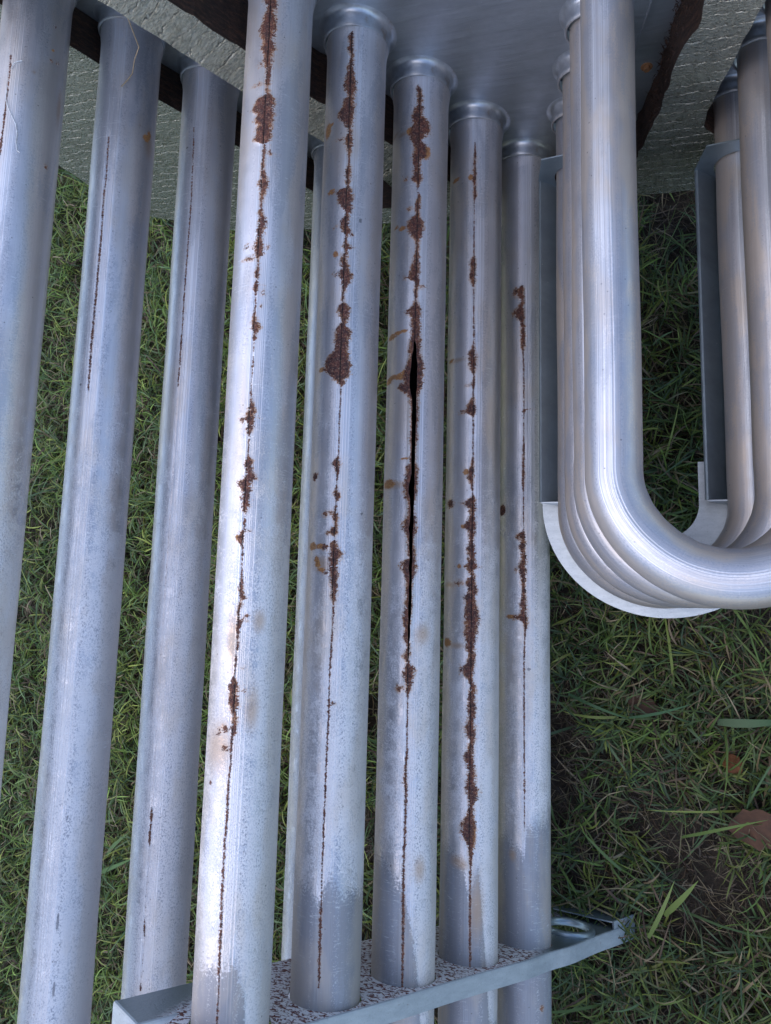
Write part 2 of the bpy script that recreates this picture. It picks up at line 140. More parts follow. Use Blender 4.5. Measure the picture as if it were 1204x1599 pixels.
class N:
    """tiny node-tree helper"""
    def __init__(s, name):
        s.m = bpy.data.materials.new(name)
        s.m.use_nodes = True
        s.t = s.m.node_tree
        s.t.nodes.clear()
        s.out = s.t.nodes.new('ShaderNodeOutputMaterial')
    def node(s, typ, ins=None, **kw):
        n = s.t.nodes.new(typ)
        for k, v in kw.items():
            setattr(n, k, v)
        for k, v in (ins or {}).items():
            s.set(n.inputs[k], v)
        return n
    def set(s, sock, v):
        if isinstance(v, bpy.types.NodeSocket):
            s.t.links.new(v, sock)
        else:
            sock.default_value = v
    def math(s, op, a, b=0.0, c=None, clamp=False):
        n = s.node('ShaderNodeMath', operation=op, use_clamp=clamp)
        s.set(n.inputs[0], a); s.set(n.inputs[1], b)
        if c is not None: s.set(n.inputs[2], c)
        return n.outputs[0]
    def attr(s, name):
        return s.node('ShaderNodeAttribute', attribute_name=name)
    def sstep(s, v, lo, hi):
        n = s.node('ShaderNodeMapRange', interpolation_type='SMOOTHSTEP')
        s.set(n.inputs[0], v); n.inputs[1].default_value = lo; n.inputs[2].default_value = hi
        return n.outputs[0]
    def rng(s, v, a, b, c, d):
        n = s.node('ShaderNodeMapRange')
        s.set(n.inputs[0], v)
        for i, q in enumerate((a, b, c, d)): n.inputs[i + 1].default_value = q
        return n.outputs[0]
    def mix(s, f, a, b, blend='MIX'):
        n = s.node('ShaderNodeMix', data_type='RGBA', blend_type=blend)
        s.set(n.inputs[0], f); s.set(n.inputs[6], a); s.set(n.inputs[7], b)
        return n.outputs[2]
    def mixf(s, f, a, b):
        n = s.node('ShaderNodeMix', data_type='FLOAT')
        s.set(n.inputs[0], f); s.set(n.inputs[2], a); s.set(n.inputs[3], b)
        return n.outputs[0]
    def noise(s, vec, scale, detail=2.0, rough=0.5, dist=0.0):
        n = s.node('ShaderNodeTexNoise')
        s.set(n.inputs['Vector'], vec)
        n.inputs['Scale'].default_value = scale
        n.inputs['Detail'].default_value = detail
        n.inputs['Roughness'].default_value = rough
        n.inputs['Distortion'].default_value = dist
        return n.outputs['Fac']
    def vec(s, x, y, z):
        n = s.node('ShaderNodeCombineXYZ')
        s.set(n.inputs[0], x); s.set(n.inputs[1], y); s.set(n.inputs[2], z)
        return n.outputs[0]
    def ramp(s, f, stops):
        n = s.node('ShaderNodeValToRGB')
        el = n.color_ramp.elements
        while len(el) < len(stops): el.new(0.5)
        for e, (p, c) in zip(el, stops):
            e.position = p; e.color = (*c, 1)
        s.set(n.inputs[0], f)
        return n.outputs[0]
    def uv(s):
        u = s.node('ShaderNodeUVMap', uv_map='inches')
        sp = s.node('ShaderNodeSeparateXYZ', {0: u.outputs[0]})
        return sp.outputs[0], sp.outputs[1]
    def bump(s, h, strength, dist, normal=None):
        n = s.node('ShaderNodeBump')
        n.inputs['Strength'].default_value = strength
        n.inputs['Distance'].default_value = dist
        s.set(n.inputs['Height'], h)
        if normal is not None: s.set(n.inputs['Normal'], normal)
        return n.outputs[0]
    def bsdf(s, **kw):
        b = s.node('ShaderNodeBsdfPrincipled')
        for k, v in kw.items():
            s.set(b.inputs[k.replace('_', ' ')], v)
        s.t.links.new(b.outputs[0], s.out.inputs[0])
        return b
C4 = lambda r, g, b: (r, g, b, 1.0)

# ------------------------------------------------------------ materials
def mat_tube(name='weathered_aluminized_steel', base=(0.66, 0.64, 0.675), wear=1.0, warm=0.42, warm_at=1.0):
    n = N(name)
    u, v = n.uv()                                   # u = inches round from the seam, v = inches along
    rnd = n.node('ShaderNodeObjectInfo').outputs['Random']
    off = n.math('MULTIPLY', rnd, 37.0)
    vo = n.math('ADD', v, off)
    pos = n.vec(u, vo, off)
    # longitudinal drawn lines and patches
    streak = n.noise(n.vec(n.math('MULTIPLY', u, 9.0), n.math('MULTIPLY', vo, 0.12), off), 1.0, 3, 0.6)
    streakf = n.noise(n.vec(n.math('MULTIPLY', u, 40.0), n.math('MULTIPLY', vo, 0.35), off), 1.0, 2, 0.6)
    cloud = n.noise(pos, 0.55, 4, 0.6)
    cloud2 = n.noise(pos, 2.3, 5, 0.65)
    grain = n.noise(pos, 24.0, 2, 0.6)
    grain2 = n.noise(n.vec(n.math('MULTIPLY', u, 1.0), n.math('MULTIPLY', vo, 0.65), off), 25.0, 3, 0.7)
    # flat weld band beside the seam
    au = n.math('ABSOLUTE', n.math('SUBTRACT', u, 0.10))
    band = n.math('SUBTRACT', 1.0, n.sstep(au, 0.22, 0.30))
    lines = n.noise(n.vec(n.math('MULTIPLY', u, 26.0), n.math('MULTIPLY', vo, 0.04), off), 1.0, 1, 0.5)
    lines = n.sstep(lines, 0.42, 0.62)
    # frosted bloom of white oxide, granular at its edges
    ox = n.attr('oxide').outputs['Fac']
    oxn = n.math('ADD', ox, n.math('MULTIPLY', n.math('SUBTRACT', cloud2, 0.5), 0.9))
    oxn = n.math('ADD', oxn, n.math('MULTIPLY', n.math('SUBTRACT', grain, 0.5), 1.2))
    oxm = n.sstep(oxn, 0.42, 0.62)
    # coarse granular strips that border the band
    g1 = n.math('SUBTRACT', 1.0, n.sstep(n.math('ABSOLUTE', n.math('SUBTRACT', u, 0.44)), 0.04, 0.13))
    g2 = n.math('SUBTRACT', 1.0, n.sstep(n.math('ABSOLUTE', n.math('SUBTRACT', u, -0.27)), 0.02, 0.09))
    g3 = n.math('SUBTRACT', 1.0, n.sstep(n.math('ABSOLUTE', n.math('SUBTRACT', u, 0.95)), 0.10, 0.30))
    g4 = n.math('SUBTRACT', 1.0, n.sstep(n.math('ABSOLUTE', n.math('SUBTRACT', u, -0.85)), 0.08, 0.28))
    gm = n.math('ADD', n.math('ADD', g1, n.math('MULTIPLY', g2, 0.7)), n.math('ADD', n.math('MULTIPLY', g3, 0.55), n.math('MULTIPLY', g4, 0.5)), clamp=True)
    gm = n.math('MULTIPLY', gm, n.mixf(ox, 0.55, 1.1))
    dark_g = n.math('MULTIPLY', n.sstep(grain2, 0.50, 0.66), gm)
    light_g = n.math('MULTIPLY', n.sstep(grain, 0.54, 0.70), n.math('MULTIPLY', gm, 0.8 * wear))
    col = n.mix(n.sstep(cloud, 0.3, 0.7), C4(base[0] * .84, base[1] * .85, base[2] * .87), C4(*base))
    col = n.mix(n.rng(streak, 0.25, 0.75, 0.0, 0.55), col, C4(base[0] * .72, base[1] * .74, base[2] * .78))
    col = n.mix(n.rng(streakf, 0.35, 0.7, 0.0, 0.22), col, C4(0.80, 0.81, 0.84))
    col = n.mix(n.math('MULTIPLY', band, n.rng(lines, 0, 1, 0.15, 0.6)), col, C4(0.76, 0.79, 0.86))
    ft = n.attr('foot').outputs['Fac']
    ftn = n.math('ADD', n.math('MULTIPLY', n.math('SUBTRACT', cloud2, 0.5), 0.35), n.math('MULTIPLY', n.math('SUBTRACT', n.noise(pos, 15.0, 3, 0.75), 0.5), 1.5))
    ftm = n.sstep(n.math('ADD', ft, ftn), 0.38, 0.62)
    col = n.mix(n.math('MULTIPLY', ftm, 0.72), col, C4(0.165, 0.17, 0.195))
    col = n.mix(n.math('MULTIPLY', oxm, 0.75), col, C4(0.77, 0.745, 0.765))
    pit = n.math('MULTIPLY', n.sstep(grain2, 0.50, 0.62), n.math('MULTIPLY', oxm, n.sstep(cloud, 0.40, 0.62)))
    col = n.mix(n.math('MULTIPLY', pit, 0.55), col, C4(0.27, 0.28, 0.34))
    col = n.mix(n.math('MULTIPLY', dark_g, 0.8), col, C4(0.17, 0.19, 0.25))
    col = n.mix(light_g, col, C4(0.80, 0.80, 0.82))
    wn_ = n.noise(n.vec(n.math('MULTIPLY', u, 0.9), n.math('MULTIPLY', vo, 0.30), n.math('ADD', off, 11.0)), 1.0, 4, 0.6)
    side = n.sstep(n.math('ABSOLUTE', n.math('SUBTRACT', u, 0.1)), 0.55 * warm_at, 1.15 * warm_at)
    wm = n.math('MULTIPLY', n.sstep(n.math('ADD', wn_, n.math('MULTIPLY', side, 0.18)), 0.46, 0.68), warm)
    col = n.mix(wm, col, C4(0.62, 0.52, 0.43))
    # small scuffs and specks
    scr = n.noise(n.vec(n.math('MULTIPLY', u, 2.2), n.math('MULTIPLY', vo, 9.0), off), 1.0, 4, 0.8, 1.2)
    col = n.mix(n.math('MULTIPLY', n.sstep(scr, 0.66, 0.72), 0.4 * wear), col, C4(0.85, 0.86, 0.88))
    spk = n.node('ShaderNodeTexVoronoi', {'Vector': pos, 'Scale': 2.3}, feature='F1').outputs['Distance']
    col = n.mix(n.math('MULTIPLY', n.math('SUBTRACT', 1.0, n.sstep(spk, 0.03, 0.07)), 0.65), col, C4(0.13, 0.12, 0.12))
    sp_ = n.noise(n.vec(n.math('MULTIPLY', u, 1.1), n.math('MULTIPLY', vo, 0.22), n.math('ADD', off, 5.0)), 1.0, 4, 0.65, 0.4)
    spm = n.math('MULTIPLY', n.sstep(n.math('ADD', sp_, n.math('MULTIPLY', n.math('SUBTRACT', grain2, 0.5), 0.35)), 0.50, 0.60), n.math('SUBTRACT', 1.0, n.math('MULTIPLY', oxm, 0.7)))
    col = n.mix(n.math('MULTIPLY', spm, 0.42), col, C4(0.33, 0.36, 0.43))
    scx = n.noise(n.vec(n.math('MULTIPLY', u, 1.6), n.math('MULTIPLY', vo, 14.0), n.math('ADD', off, 2.0)), 1.0, 3, 0.7, 1.8)
    col = n.mix(n.math('MULTIPLY', n.math('MULTIPLY', n.sstep(scx, 0.60, 0.68), n.sstep(sp_, 0.42, 0.6)), 0.5 * wear), col, C4(0.86, 0.87, 0.89))
    # stains
    pale = n.attr('pale').outputs['Fac']
    pm = n.math('MULTIPLY', pale, n.sstep(n.math('ADD', grain2, n.math('MULTIPLY', pale, 0.35)), 0.42, 0.72))
    col = n.mix(n.math('MULTIPLY', pm, 0.62), col, C4(0.47, 0.31, 0.19))
    mk = n.attr('mark').outputs['Fac']
    col = n.mix(n.math('MULTIPLY', n.sstep(n.math('ADD', mk, n.math('MULTIPLY', n.math('SUBTRACT', grain, 0.5), 0.8)), 0.35, 0.6), 0.7), col, C4(0.13, 0.13, 0.15))
    # rust: 'rust' holds 0.3 + signed distance in inches
    d = n.math('SUBTRACT', n.attr('rust').outputs['Fac'], 0.3)
    rn1 = n.noise(pos, 7.0, 3, 0.6)
    rn2 = n.noise(pos, 24.0, 3, 0.65)
    rw = n.attr('rustwidth').outputs['Fac']
    rn3 = n.noise(n.vec(n.math('MULTIPLY', u, 1.0), n.math('MULTIPLY', vo, 1.4), off), 11.0, 4, 0.75, 0.8)
    amp = n.math('ADD', 0.035, n.math('MULTIPLY', rw, 1.0))
    rn4 = n.noise(pos, 4.0, 3, 0.6)
    rd = n.math('ADD', n.math('SUBTRACT', d, n.math('MULTIPLY', rw, n.math('ADD', 0.05, n.math('MULTIPLY', rn4, 0.45)))), n.math('MULTIPLY', amp, n.math('ADD', n.math('ADD', n.math('MULTIPLY', n.math('SUBTRACT', rn3, 0.50), 2.4), n.math('MULTIPLY', n.math('SUBTRACT', rn1, 0.5), 1.1)), n.math('MULTIPLY', n.math('SUBTRACT', rn2, 0.5), 1.1))))
    rm = n.sstep(rd, -0.008, 0.010)
    halo = n.sstep(rd, -0.085, -0.005)
    drip = n.math('ADD', n.attr('drip').outputs['Fac'], n.math('ADD', n.math('MULTIPLY', n.math('SUBTRACT', rn2, 0.5), 1.0), n.math('MULTIPLY', n.math('SUBTRACT', rn3, 0.5), 1.3)))
    dm = n.sstep(drip, 0.30, 0.62)
    wide = n.sstep(rw, 0.025, 0.09)
    halo2 = n.math('MULTIPLY', n.math('MULTIPLY', halo, n.math('ADD', 0.15, n.math('MULTIPLY', wide, 0.85))), n.sstep(rn4, 0.38, 0.62))
    col = n.mix(n.math('MULTIPLY', n.math('MULTIPLY', halo, wide), 0.4), col, C4(0.74, 0.66, 0.62))
    col = n.mix(n.math('MULTIPLY', halo2, 0.65), col, C4(0.52, 0.28, 0.14))
    col = n.mix(n.math('MULTIPLY', dm, 0.93), col, n.ramp(rn2, [(0.3, (0.13, 0.040, 0.012)), (0.5, (0.36, 0.135, 0.025)), (0.7, (0.55, 0.32, 0.10))]))
    rc = n.ramp(n.noise(pos, 14.0, 4, 0.8, 0.5), [(0.33, (0.014, 0.008, 0.010)), (0.43, (0.062, 0.022, 0.021)), (0.51, (0.130, 0.042, 0.031)), (0.60, (0.24, 0.092, 0.055)), (0.70, (0.48, 0.33, 0.27))])
    edge = n.math('SUBTRACT', 1.0, n.sstep(rd, 0.0, 0.09))
    rc = n.mix(n.math('MULTIPLY', n.math('MULTIPLY', edge, n.math('ADD', 0.12, n.math('MULTIPLY', wide, 0.88))), n.rng(rn4, 0.38, 0.62, 0.05, 0.9)), rc, C4(0.30, 0.125, 0.045))
    rc = n.mix(n.math('MULTIPLY', n.math('SUBTRACT', 1.0, edge), n.math('MULTIPLY', n.sstep(rn1, 0.45, 0.62), 0.8)), rc, C4(0.040, 0.022, 0.025))
    core = n.math('SUBTRACT', 1.0, n.sstep(n.math('ABSOLUTE', u), 0.004, 0.028))
    rc = n.mix(n.math('MULTIPLY', n.math('MULTIPLY', core, n.math('ADD', 0.2, n.math('MULTIPLY', wide, 0.8))), n.sstep(cloud2, 0.30, 0.5)), rc, C4(0.018, 0.011, 0.012))
    flk = n.math('MULTIPLY', n.sstep(n.noise(pos, 19.0, 3, 0.7, 0.6), 0.56, 0.64), n.math('SUBTRACT', 1.0, n.math('MULTIPLY', core, 0.8)))
    rc = n.mix(n.math('MULTIPLY', flk, 0.6), rc, C4(0.40, 0.25, 0.17))
    col = n.mix(rm, col, rc)
    ft = n.attr('foot').outputs['Fac']
    inner = n.node('ShaderNodeNewGeometry').outputs['Backfacing']
    col = n.mix(inner, col, C4(0.012, 0.009, 0.008))
    met = n.mixf(n.math('MAXIMUM', rm, dm), n.mixf(oxm, 0.66, 0.22), 0.0)
    met = n.math('MULTIPLY', met, n.math('SUBTRACT', 1.0, n.math('MULTIPLY', ftm, 0.6)))
    rough = n.mixf(rm, n.math('ADD', n.mixf(n.math('MAXIMUM', oxm, ftm), 0.42, 0.60), n.rng(cloud2, 0.3, 0.7, -0.05, 0.07)), 0.85)
    hgt = n.math('ADD', n.math('MULTIPLY', streakf, 0.25), n.math('MULTIPLY', n.math('MULTIPLY', band, lines), 0.35))
    hgt = n.math('ADD', hgt, n.math('MULTIPLY', n.math('MULTIPLY', grain, n.math('MAXIMUM', oxm, gm)), 0.35))
    hgt = n.math('ADD', hgt, n.math('MULTIPLY', rm, n.math('ADD', 0.5, n.math('MULTIPLY', rn2, 2.6))))
    hgt = n.math('ADD', hgt, n.math('MULTIPLY', cloud2, 0.5))
    met = n.math('MULTIPLY', met, n.math('SUBTRACT', 1.0, inner))
    rough = n.math('MAXIMUM', rough, inner)
    n.bsdf(Base_Color=col, Metallic=met, Roughness=rough, Normal=n.bump(hgt, 0.55, 0.0006))
    return n.m

def mat_sheet(name, base, metallic=0.85, rough=0.32, sx=0.5, sy=6.0, amp=0.5):
    n = N(name)
    u, v = n.uv()
    p = n.vec(n.math('MULTIPLY', u, sx), n.math('MULTIPLY', v, sy), 0.0)
    q = n.vec(u, v, 0.0)
    a = n.noise(p, 1.0, 4, 0.6, 0.6)
    b = n.noise(q, 1.3, 5, 0.65)
    c = n.noise(q, 22.0, 3, 0.7)
    col = n.mix(n.rng(a, 0.3, 0.7, 0, 1), C4(*[x * 0.78 for x in base]), C4(*base))
    col = n.mix(n.rng(b, 0.35, 0.7, 0, 0.5), col, C4(*[x * 0.7 for x in base]))
    spk = n.node('ShaderNodeTexVoronoi', {'Vector': q, 'Scale': 2.6}, feature='F1').outputs['Distance']
    col = n.mix(n.math('MULTIPLY', n.math('SUBTRACT', 1.0, n.sstep(spk, 0.02, 0.05)), 0.6), col, C4(0.75, 0.76, 0.78))
    r = n.math('ADD', rough, n.rng(b, 0.3, 0.7, -0.06, 0.12))
    h = n.math('ADD', n.math('MULTIPLY', a, amp), n.math('MULTIPLY', c, 0.08))
    n.bsdf(Base_Color=col, Metallic=metallic, Roughness=r, Normal=n.bump(h, 0.5, 0.0012))
    return n.m

def mat_foil():
    n = N('scrim_reinforced_foil')
    u, v = n.uv()
    w = n.noise(n.vec(u, v, 0.0), 1.2, 3, 0.6)
    w2 = n.noise(n.vec(u, v, 3.0), 4.0, 3, 0.6)
    uu = n.math('ADD', u, n.math('ADD', n.math('MULTIPLY', w, 0.5), n.math('MULTIPLY', w2, 0.15)))
    vv = n.math('ADD', v, n.math('ADD', n.math('MULTIPLY', w, 0.45), n.math('MULTIPLY', w2, 0.26)))
    gx = n.math('ABSOLUTE', n.math('SINE', n.math('MULTIPLY', uu, PI / 0.52)))
    gy = n.math('ABSOLUTE', n.math('SINE', n.math('MULTIPLY', vv, PI / 0.46)))
    lx = n.math('SUBTRACT', 1.0, n.sstep(gx, 0.0, 0.16))
    ly = n.math('SUBTRACT', 1.0, n.sstep(gy, 0.0, 0.24))
    brk = n.sstep(n.noise(n.vec(n.math('MULTIPLY', u, 2.0), v, 3.0), 1.9, 4, 0.7), 0.40, 0.55)
    crumple = n.noise(n.vec(n.math('MULTIPLY', u, 1.0), n.math('MULTIPLY', v, 1.7), 0.0), 5.5, 5, 0.7, 0.8)
    fine = n.noise(n.vec(n.math('MULTIPLY', u, 1.0), n.math('MULTIPLY', v, 2.6), 0.0), 10.0, 3, 0.65)
    ridge = n.math('ADD', n.math('MULTIPLY', n.math('MULTIPLY', lx, n.math('SUBTRACT', 1.0, n.math('MULTIPLY', brk, 0.6))), 0.45), n.math('MULTIPLY', n.math('MULTIPLY', ly, brk), 1.9))
    h = n.math('ADD', n.math('MULTIPLY', ridge, 0.55), n.math('ADD', n.math('MULTIPLY', crumple, 0.95), n.math('MULTIPLY', fine, 0.9)))
    col = n.mix(n.rng(crumple, 0.3, 0.7, 0, 1), C4(0.26, 0.265, 0.215), C4(0.42, 0.425, 0.37))  # olive tint puts the reflected grass into the foil colour
    dirt = n.noise(n.vec(u, v, 9.0), 0.8, 5, 0.7)
    col = n.mix(n.math('MULTIPLY', n.math('MULTIPLY', ly, brk), 0.36), col, C4(0.60, 0.62, 0.62))  # ridge lines painted paler, their highlights put into the colour
    col = n.mix(n.math('MULTIPLY', n.sstep(dirt, 0.5, 0.72), 0.5), col, C4(0.20, 0.19, 0.15))
    n.bsdf(Base_Color=col, Metallic=0.97, Roughness=n.rng(crumple, 0.3, 0.7, 0.20, 0.36), Normal=n.bump(h, 0.8, 0.0028))
    return n.m

def mat_fibre():
    n = N('charred_fibre_cut_edge')
    u, v = n.uv()
    a = n.noise(n.vec(n.math('MULTIPLY', u, 2.5), n.math('MULTIPLY', v, 9.0), 0.0), 1.0, 5, 0.75, 0.5)
    b = n.noise(n.vec(u, v, 4.0), 9.0, 4, 0.8)
    col = n.ramp(a, [(0.3, (0.012, 0.007, 0.005)), (0.5, (0.045, 0.022, 0.014)), (0.65, (0.10, 0.045, 0.026)), (0.8, (0.22, 0.13, 0.09))])
    n.bsdf(Base_Color=col, Roughness=0.95, Normal=n.bump(n.math('ADD', a, b), 1.0, 0.004))
    return n.m

def mat_mottled():
    n = N('white_rust_mottled_sheet')
    u, v = n.uv()
    q = n.vec(u, v, 0.0)
    a = n.noise(n.vec(n.math('MULTIPLY', u, 1.0), n.math('MULTIPLY', v, 1.6), 0.0), 5.6, 4, 0.66, 0.8)
    f = n.noise(q, 12.0, 3, 0.7)
    red = n.sstep(n.math('ADD', a, n.math('MULTIPLY', n.math('SUBTRACT', f, 0.5), 0.22)), 0.50, 0.55)
    plain = n.math('MAXIMUM', n.sstep(n.math('ADD', u, n.math('MULTIPLY', f, 0.9)), -4.9, -4.2),
                   n.math('SUBTRACT', 1.0, n.sstep(n.math('ADD', u, n.math('MULTIPLY', f, 0.8)), -12.6, -11.9)))
    redc = n.ramp(f, [(0.3, (0.06, 0.018, 0.017)), (0.6, (0.17, 0.045, 0.038)), (0.8, (0.30, 0.11, 0.075))])
    col = n.mix(red, C4(0.78, 0.76, 0.79), redc)
    col = n.mix(plain, col, C4(0.30, 0.35, 0.38))
    n.bsdf(Base_Color=col, Metallic=n.mixf(plain, 0.0, 0.75), Roughness=n.mixf(plain, 0.75, 0.35),
           Normal=n.bump(n.math('ADD', a, n.math('MULTIPLY', f, 0.4)), 0.5, 0.001))
    return n.m

def mat_flange():
    n = N('dusty_galvanized_flange')
    u, v = n.uv()
    q = n.vec(u, v, 0.0)
    a = n.noise(n.vec(u, n.math('MULTIPLY', v, 3.0), 0.0), 1.6, 5, 0.7)
    b = n.noise(q, 14.0, 4, 0.7)
    col = n.mix(n.rng(a, 0.3, 0.7, 0, 1), C4(0.42, 0.47, 0.52), C4(0.56, 0.61, 0.66))
    col = n.mix(n.math('MULTIPLY', n.sstep(b, 0.55, 0.68), 0.35), col, C4(0.24, 0.30, 0.30))
    rs = n.noise(q, 3.0, 5, 0.8)
    col = n.mix(n.math('MULTIPLY', n.sstep(rs, 0.66, 0.70), 0.7), col, C4(0.22, 0.09, 0.06))
    n.bsdf(Base_Color=col, Metallic=0.45, Roughness=0.48, Normal=n.bump(b, 0.3, 0.0006))
    return n.m

def mat_blade():
    n = N('grass_blade')
    c = n.node('ShaderNodeVertexColor', layer_name='tint').outputs['Color']
    d = n.node('ShaderNodeBsdfPrincipled', {'Base Color': c, 'Roughness': 0.5})
    t = n.node('ShaderNodeBsdfTranslucent', {'Color': c})
    m = n.node('ShaderNodeMixShader', {0: 0.28, 1: d.outputs[0], 2: t.outputs[0]})
    n.t.links.new(m.outputs[0], n.out.inputs[0])
    return n.m

def mat_simple(name, col, rough=0.6, metallic=0.0, var=0.3, scale=300.0):
    n = N(name)
    p = n.node('ShaderNodeTexCoord').outputs['Object']
    a = n.noise(p, scale, 4, 0.7)
    c = n.mix(n.rng(a, 0.3, 0.7, 0, 1), C4(*[x * (1 - var) for x in col]), C4(*[min(1, x * (1 + var)) for x in col]))
    n.bsdf(Base_Color=c, Roughness=rough, Metallic=metallic, Normal=n.bump(a, 0.4, 0.001))
    return n.m

def mat_soil():
    n = N('dark_soil')
    p = n.node('ShaderNodeTexCoord').outputs['Object']
    a = n.noise(p, 30.0, 6, 0.7)
    b = n.noise(p, 260.0, 5, 0.75)
    far = n.node('ShaderNodeVectorMath', {0: p}, operation='LENGTH').outputs['Value']
    col = n.ramp(n.math('ADD', n.math('MULTIPLY', a, 0.5), n.math('MULTIPLY', b, 0.5)),
                 [(0.3, (0.010, 0.008, 0.006)), (0.5, (0.030, 0.022, 0.015)), (0.7, (0.075, 0.055, 0.038))])  # soil colour darkened to paint in the shade beneath the grass
    turf = n.ramp(n.noise(p, 9.0, 6, 0.75), [(0.3, (0.03, 0.035, 0.014)), (0.55, (0.055, 0.075, 0.022)), (0.75, (0.11, 0.11, 0.045))])
    col = n.mix(n.sstep(far, 0.8, 1.3), col, turf)
    n.bsdf(Base_Color=col, Roughness=0.95, Normal=n.bump(n.math('ADD', a, b), 0.8, 0.006))
    return n.m

def mat_collar():
    n = N('pressed_collar_steel')
    u, v = n.uv()
    p = n.node('ShaderNodeTexCoord').outputs['Object']
    a = n.noise(p, 120.0, 4, 0.7); b = n.noise(p, 45.0, 4, 0.7)
    col = n.mix(n.rng(a, 0.3, 0.7, 0, 1), C4(0.42, 0.44, 0.48), C4(0.58, 0.60, 0.64))
    lipm = n.sstep(v, 1.52, 1.72)
    col = n.mix(n.math('MULTIPLY', lipm, n.rng(b, 0.35, 0.65, 0.35, 0.95)), col, C4(0.10, 0.075, 0.055))
    col = n.mix(n.math('MULTIPLY', n.sstep(b, 0.58, 0.68), 0.5), col, C4(0.34, 0.25, 0.17))
    n.bsdf(Base_Color=col, Metallic=n.mixf(lipm, 0.8, 0.2), Roughness=n.rng(a, 0.3, 0.7, 0.28, 0.42), Normal=n.bump(n.math('ADD', a, b), 0.25, 0.0008))
    return n.m
M_COLLAR = mat_collar()
M_TUBE = mat_tube()
M_UTUBE = mat_tube('drawn_aluminized_return_tube', (0.45, 0.44, 0.475), 0.25, 0.65, 0.6)
M_PLATE = mat_sheet('blue_grey_steel_plate', (0.47, 0.49, 0.53), 0.75, 0.38, 0.35, 2.6, 1.1)
M_BRACKET = mat_sheet('galvanized_bracket', (0.33, 0.40, 0.46), 0.75, 0.40, 1.0, 1.0, 0.15)
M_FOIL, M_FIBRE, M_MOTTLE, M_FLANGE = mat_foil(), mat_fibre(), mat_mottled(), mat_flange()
M_DARK = mat_simple('dark_weld_line', (0.03, 0.028, 0.03), 0.7)
M_INNER = mat_simple('sooty_rust', (0.06, 0.035, 0.025), 0.95)
M_SCREW = mat_simple('rusty_screw_head', (0.30, 0.14, 0.06), 0.7, 0.2)
M_SOIL, M_BLADE = mat_soil(), mat_blade()

# ------------------------------------------------------------ the heat exchanger
HX = bpy.data.objects.new('heat_exchanger', None)
COL.objects.link(HX)
HX.location = BASE
HX['label'] = 'rusty steel heat exchanger of parallel tubes and U-bends lying on the grass'
HX['category'] = 'heat exchanger'

def axis_of(key):
    n = int(key[1]) - 1
    return (M_X + ROW_DX * n, M_Z + ROW_DZ * n) if key[0] == 'M' else (L_X + ROW_DX * n, L_Z + ROW_DZ * n)

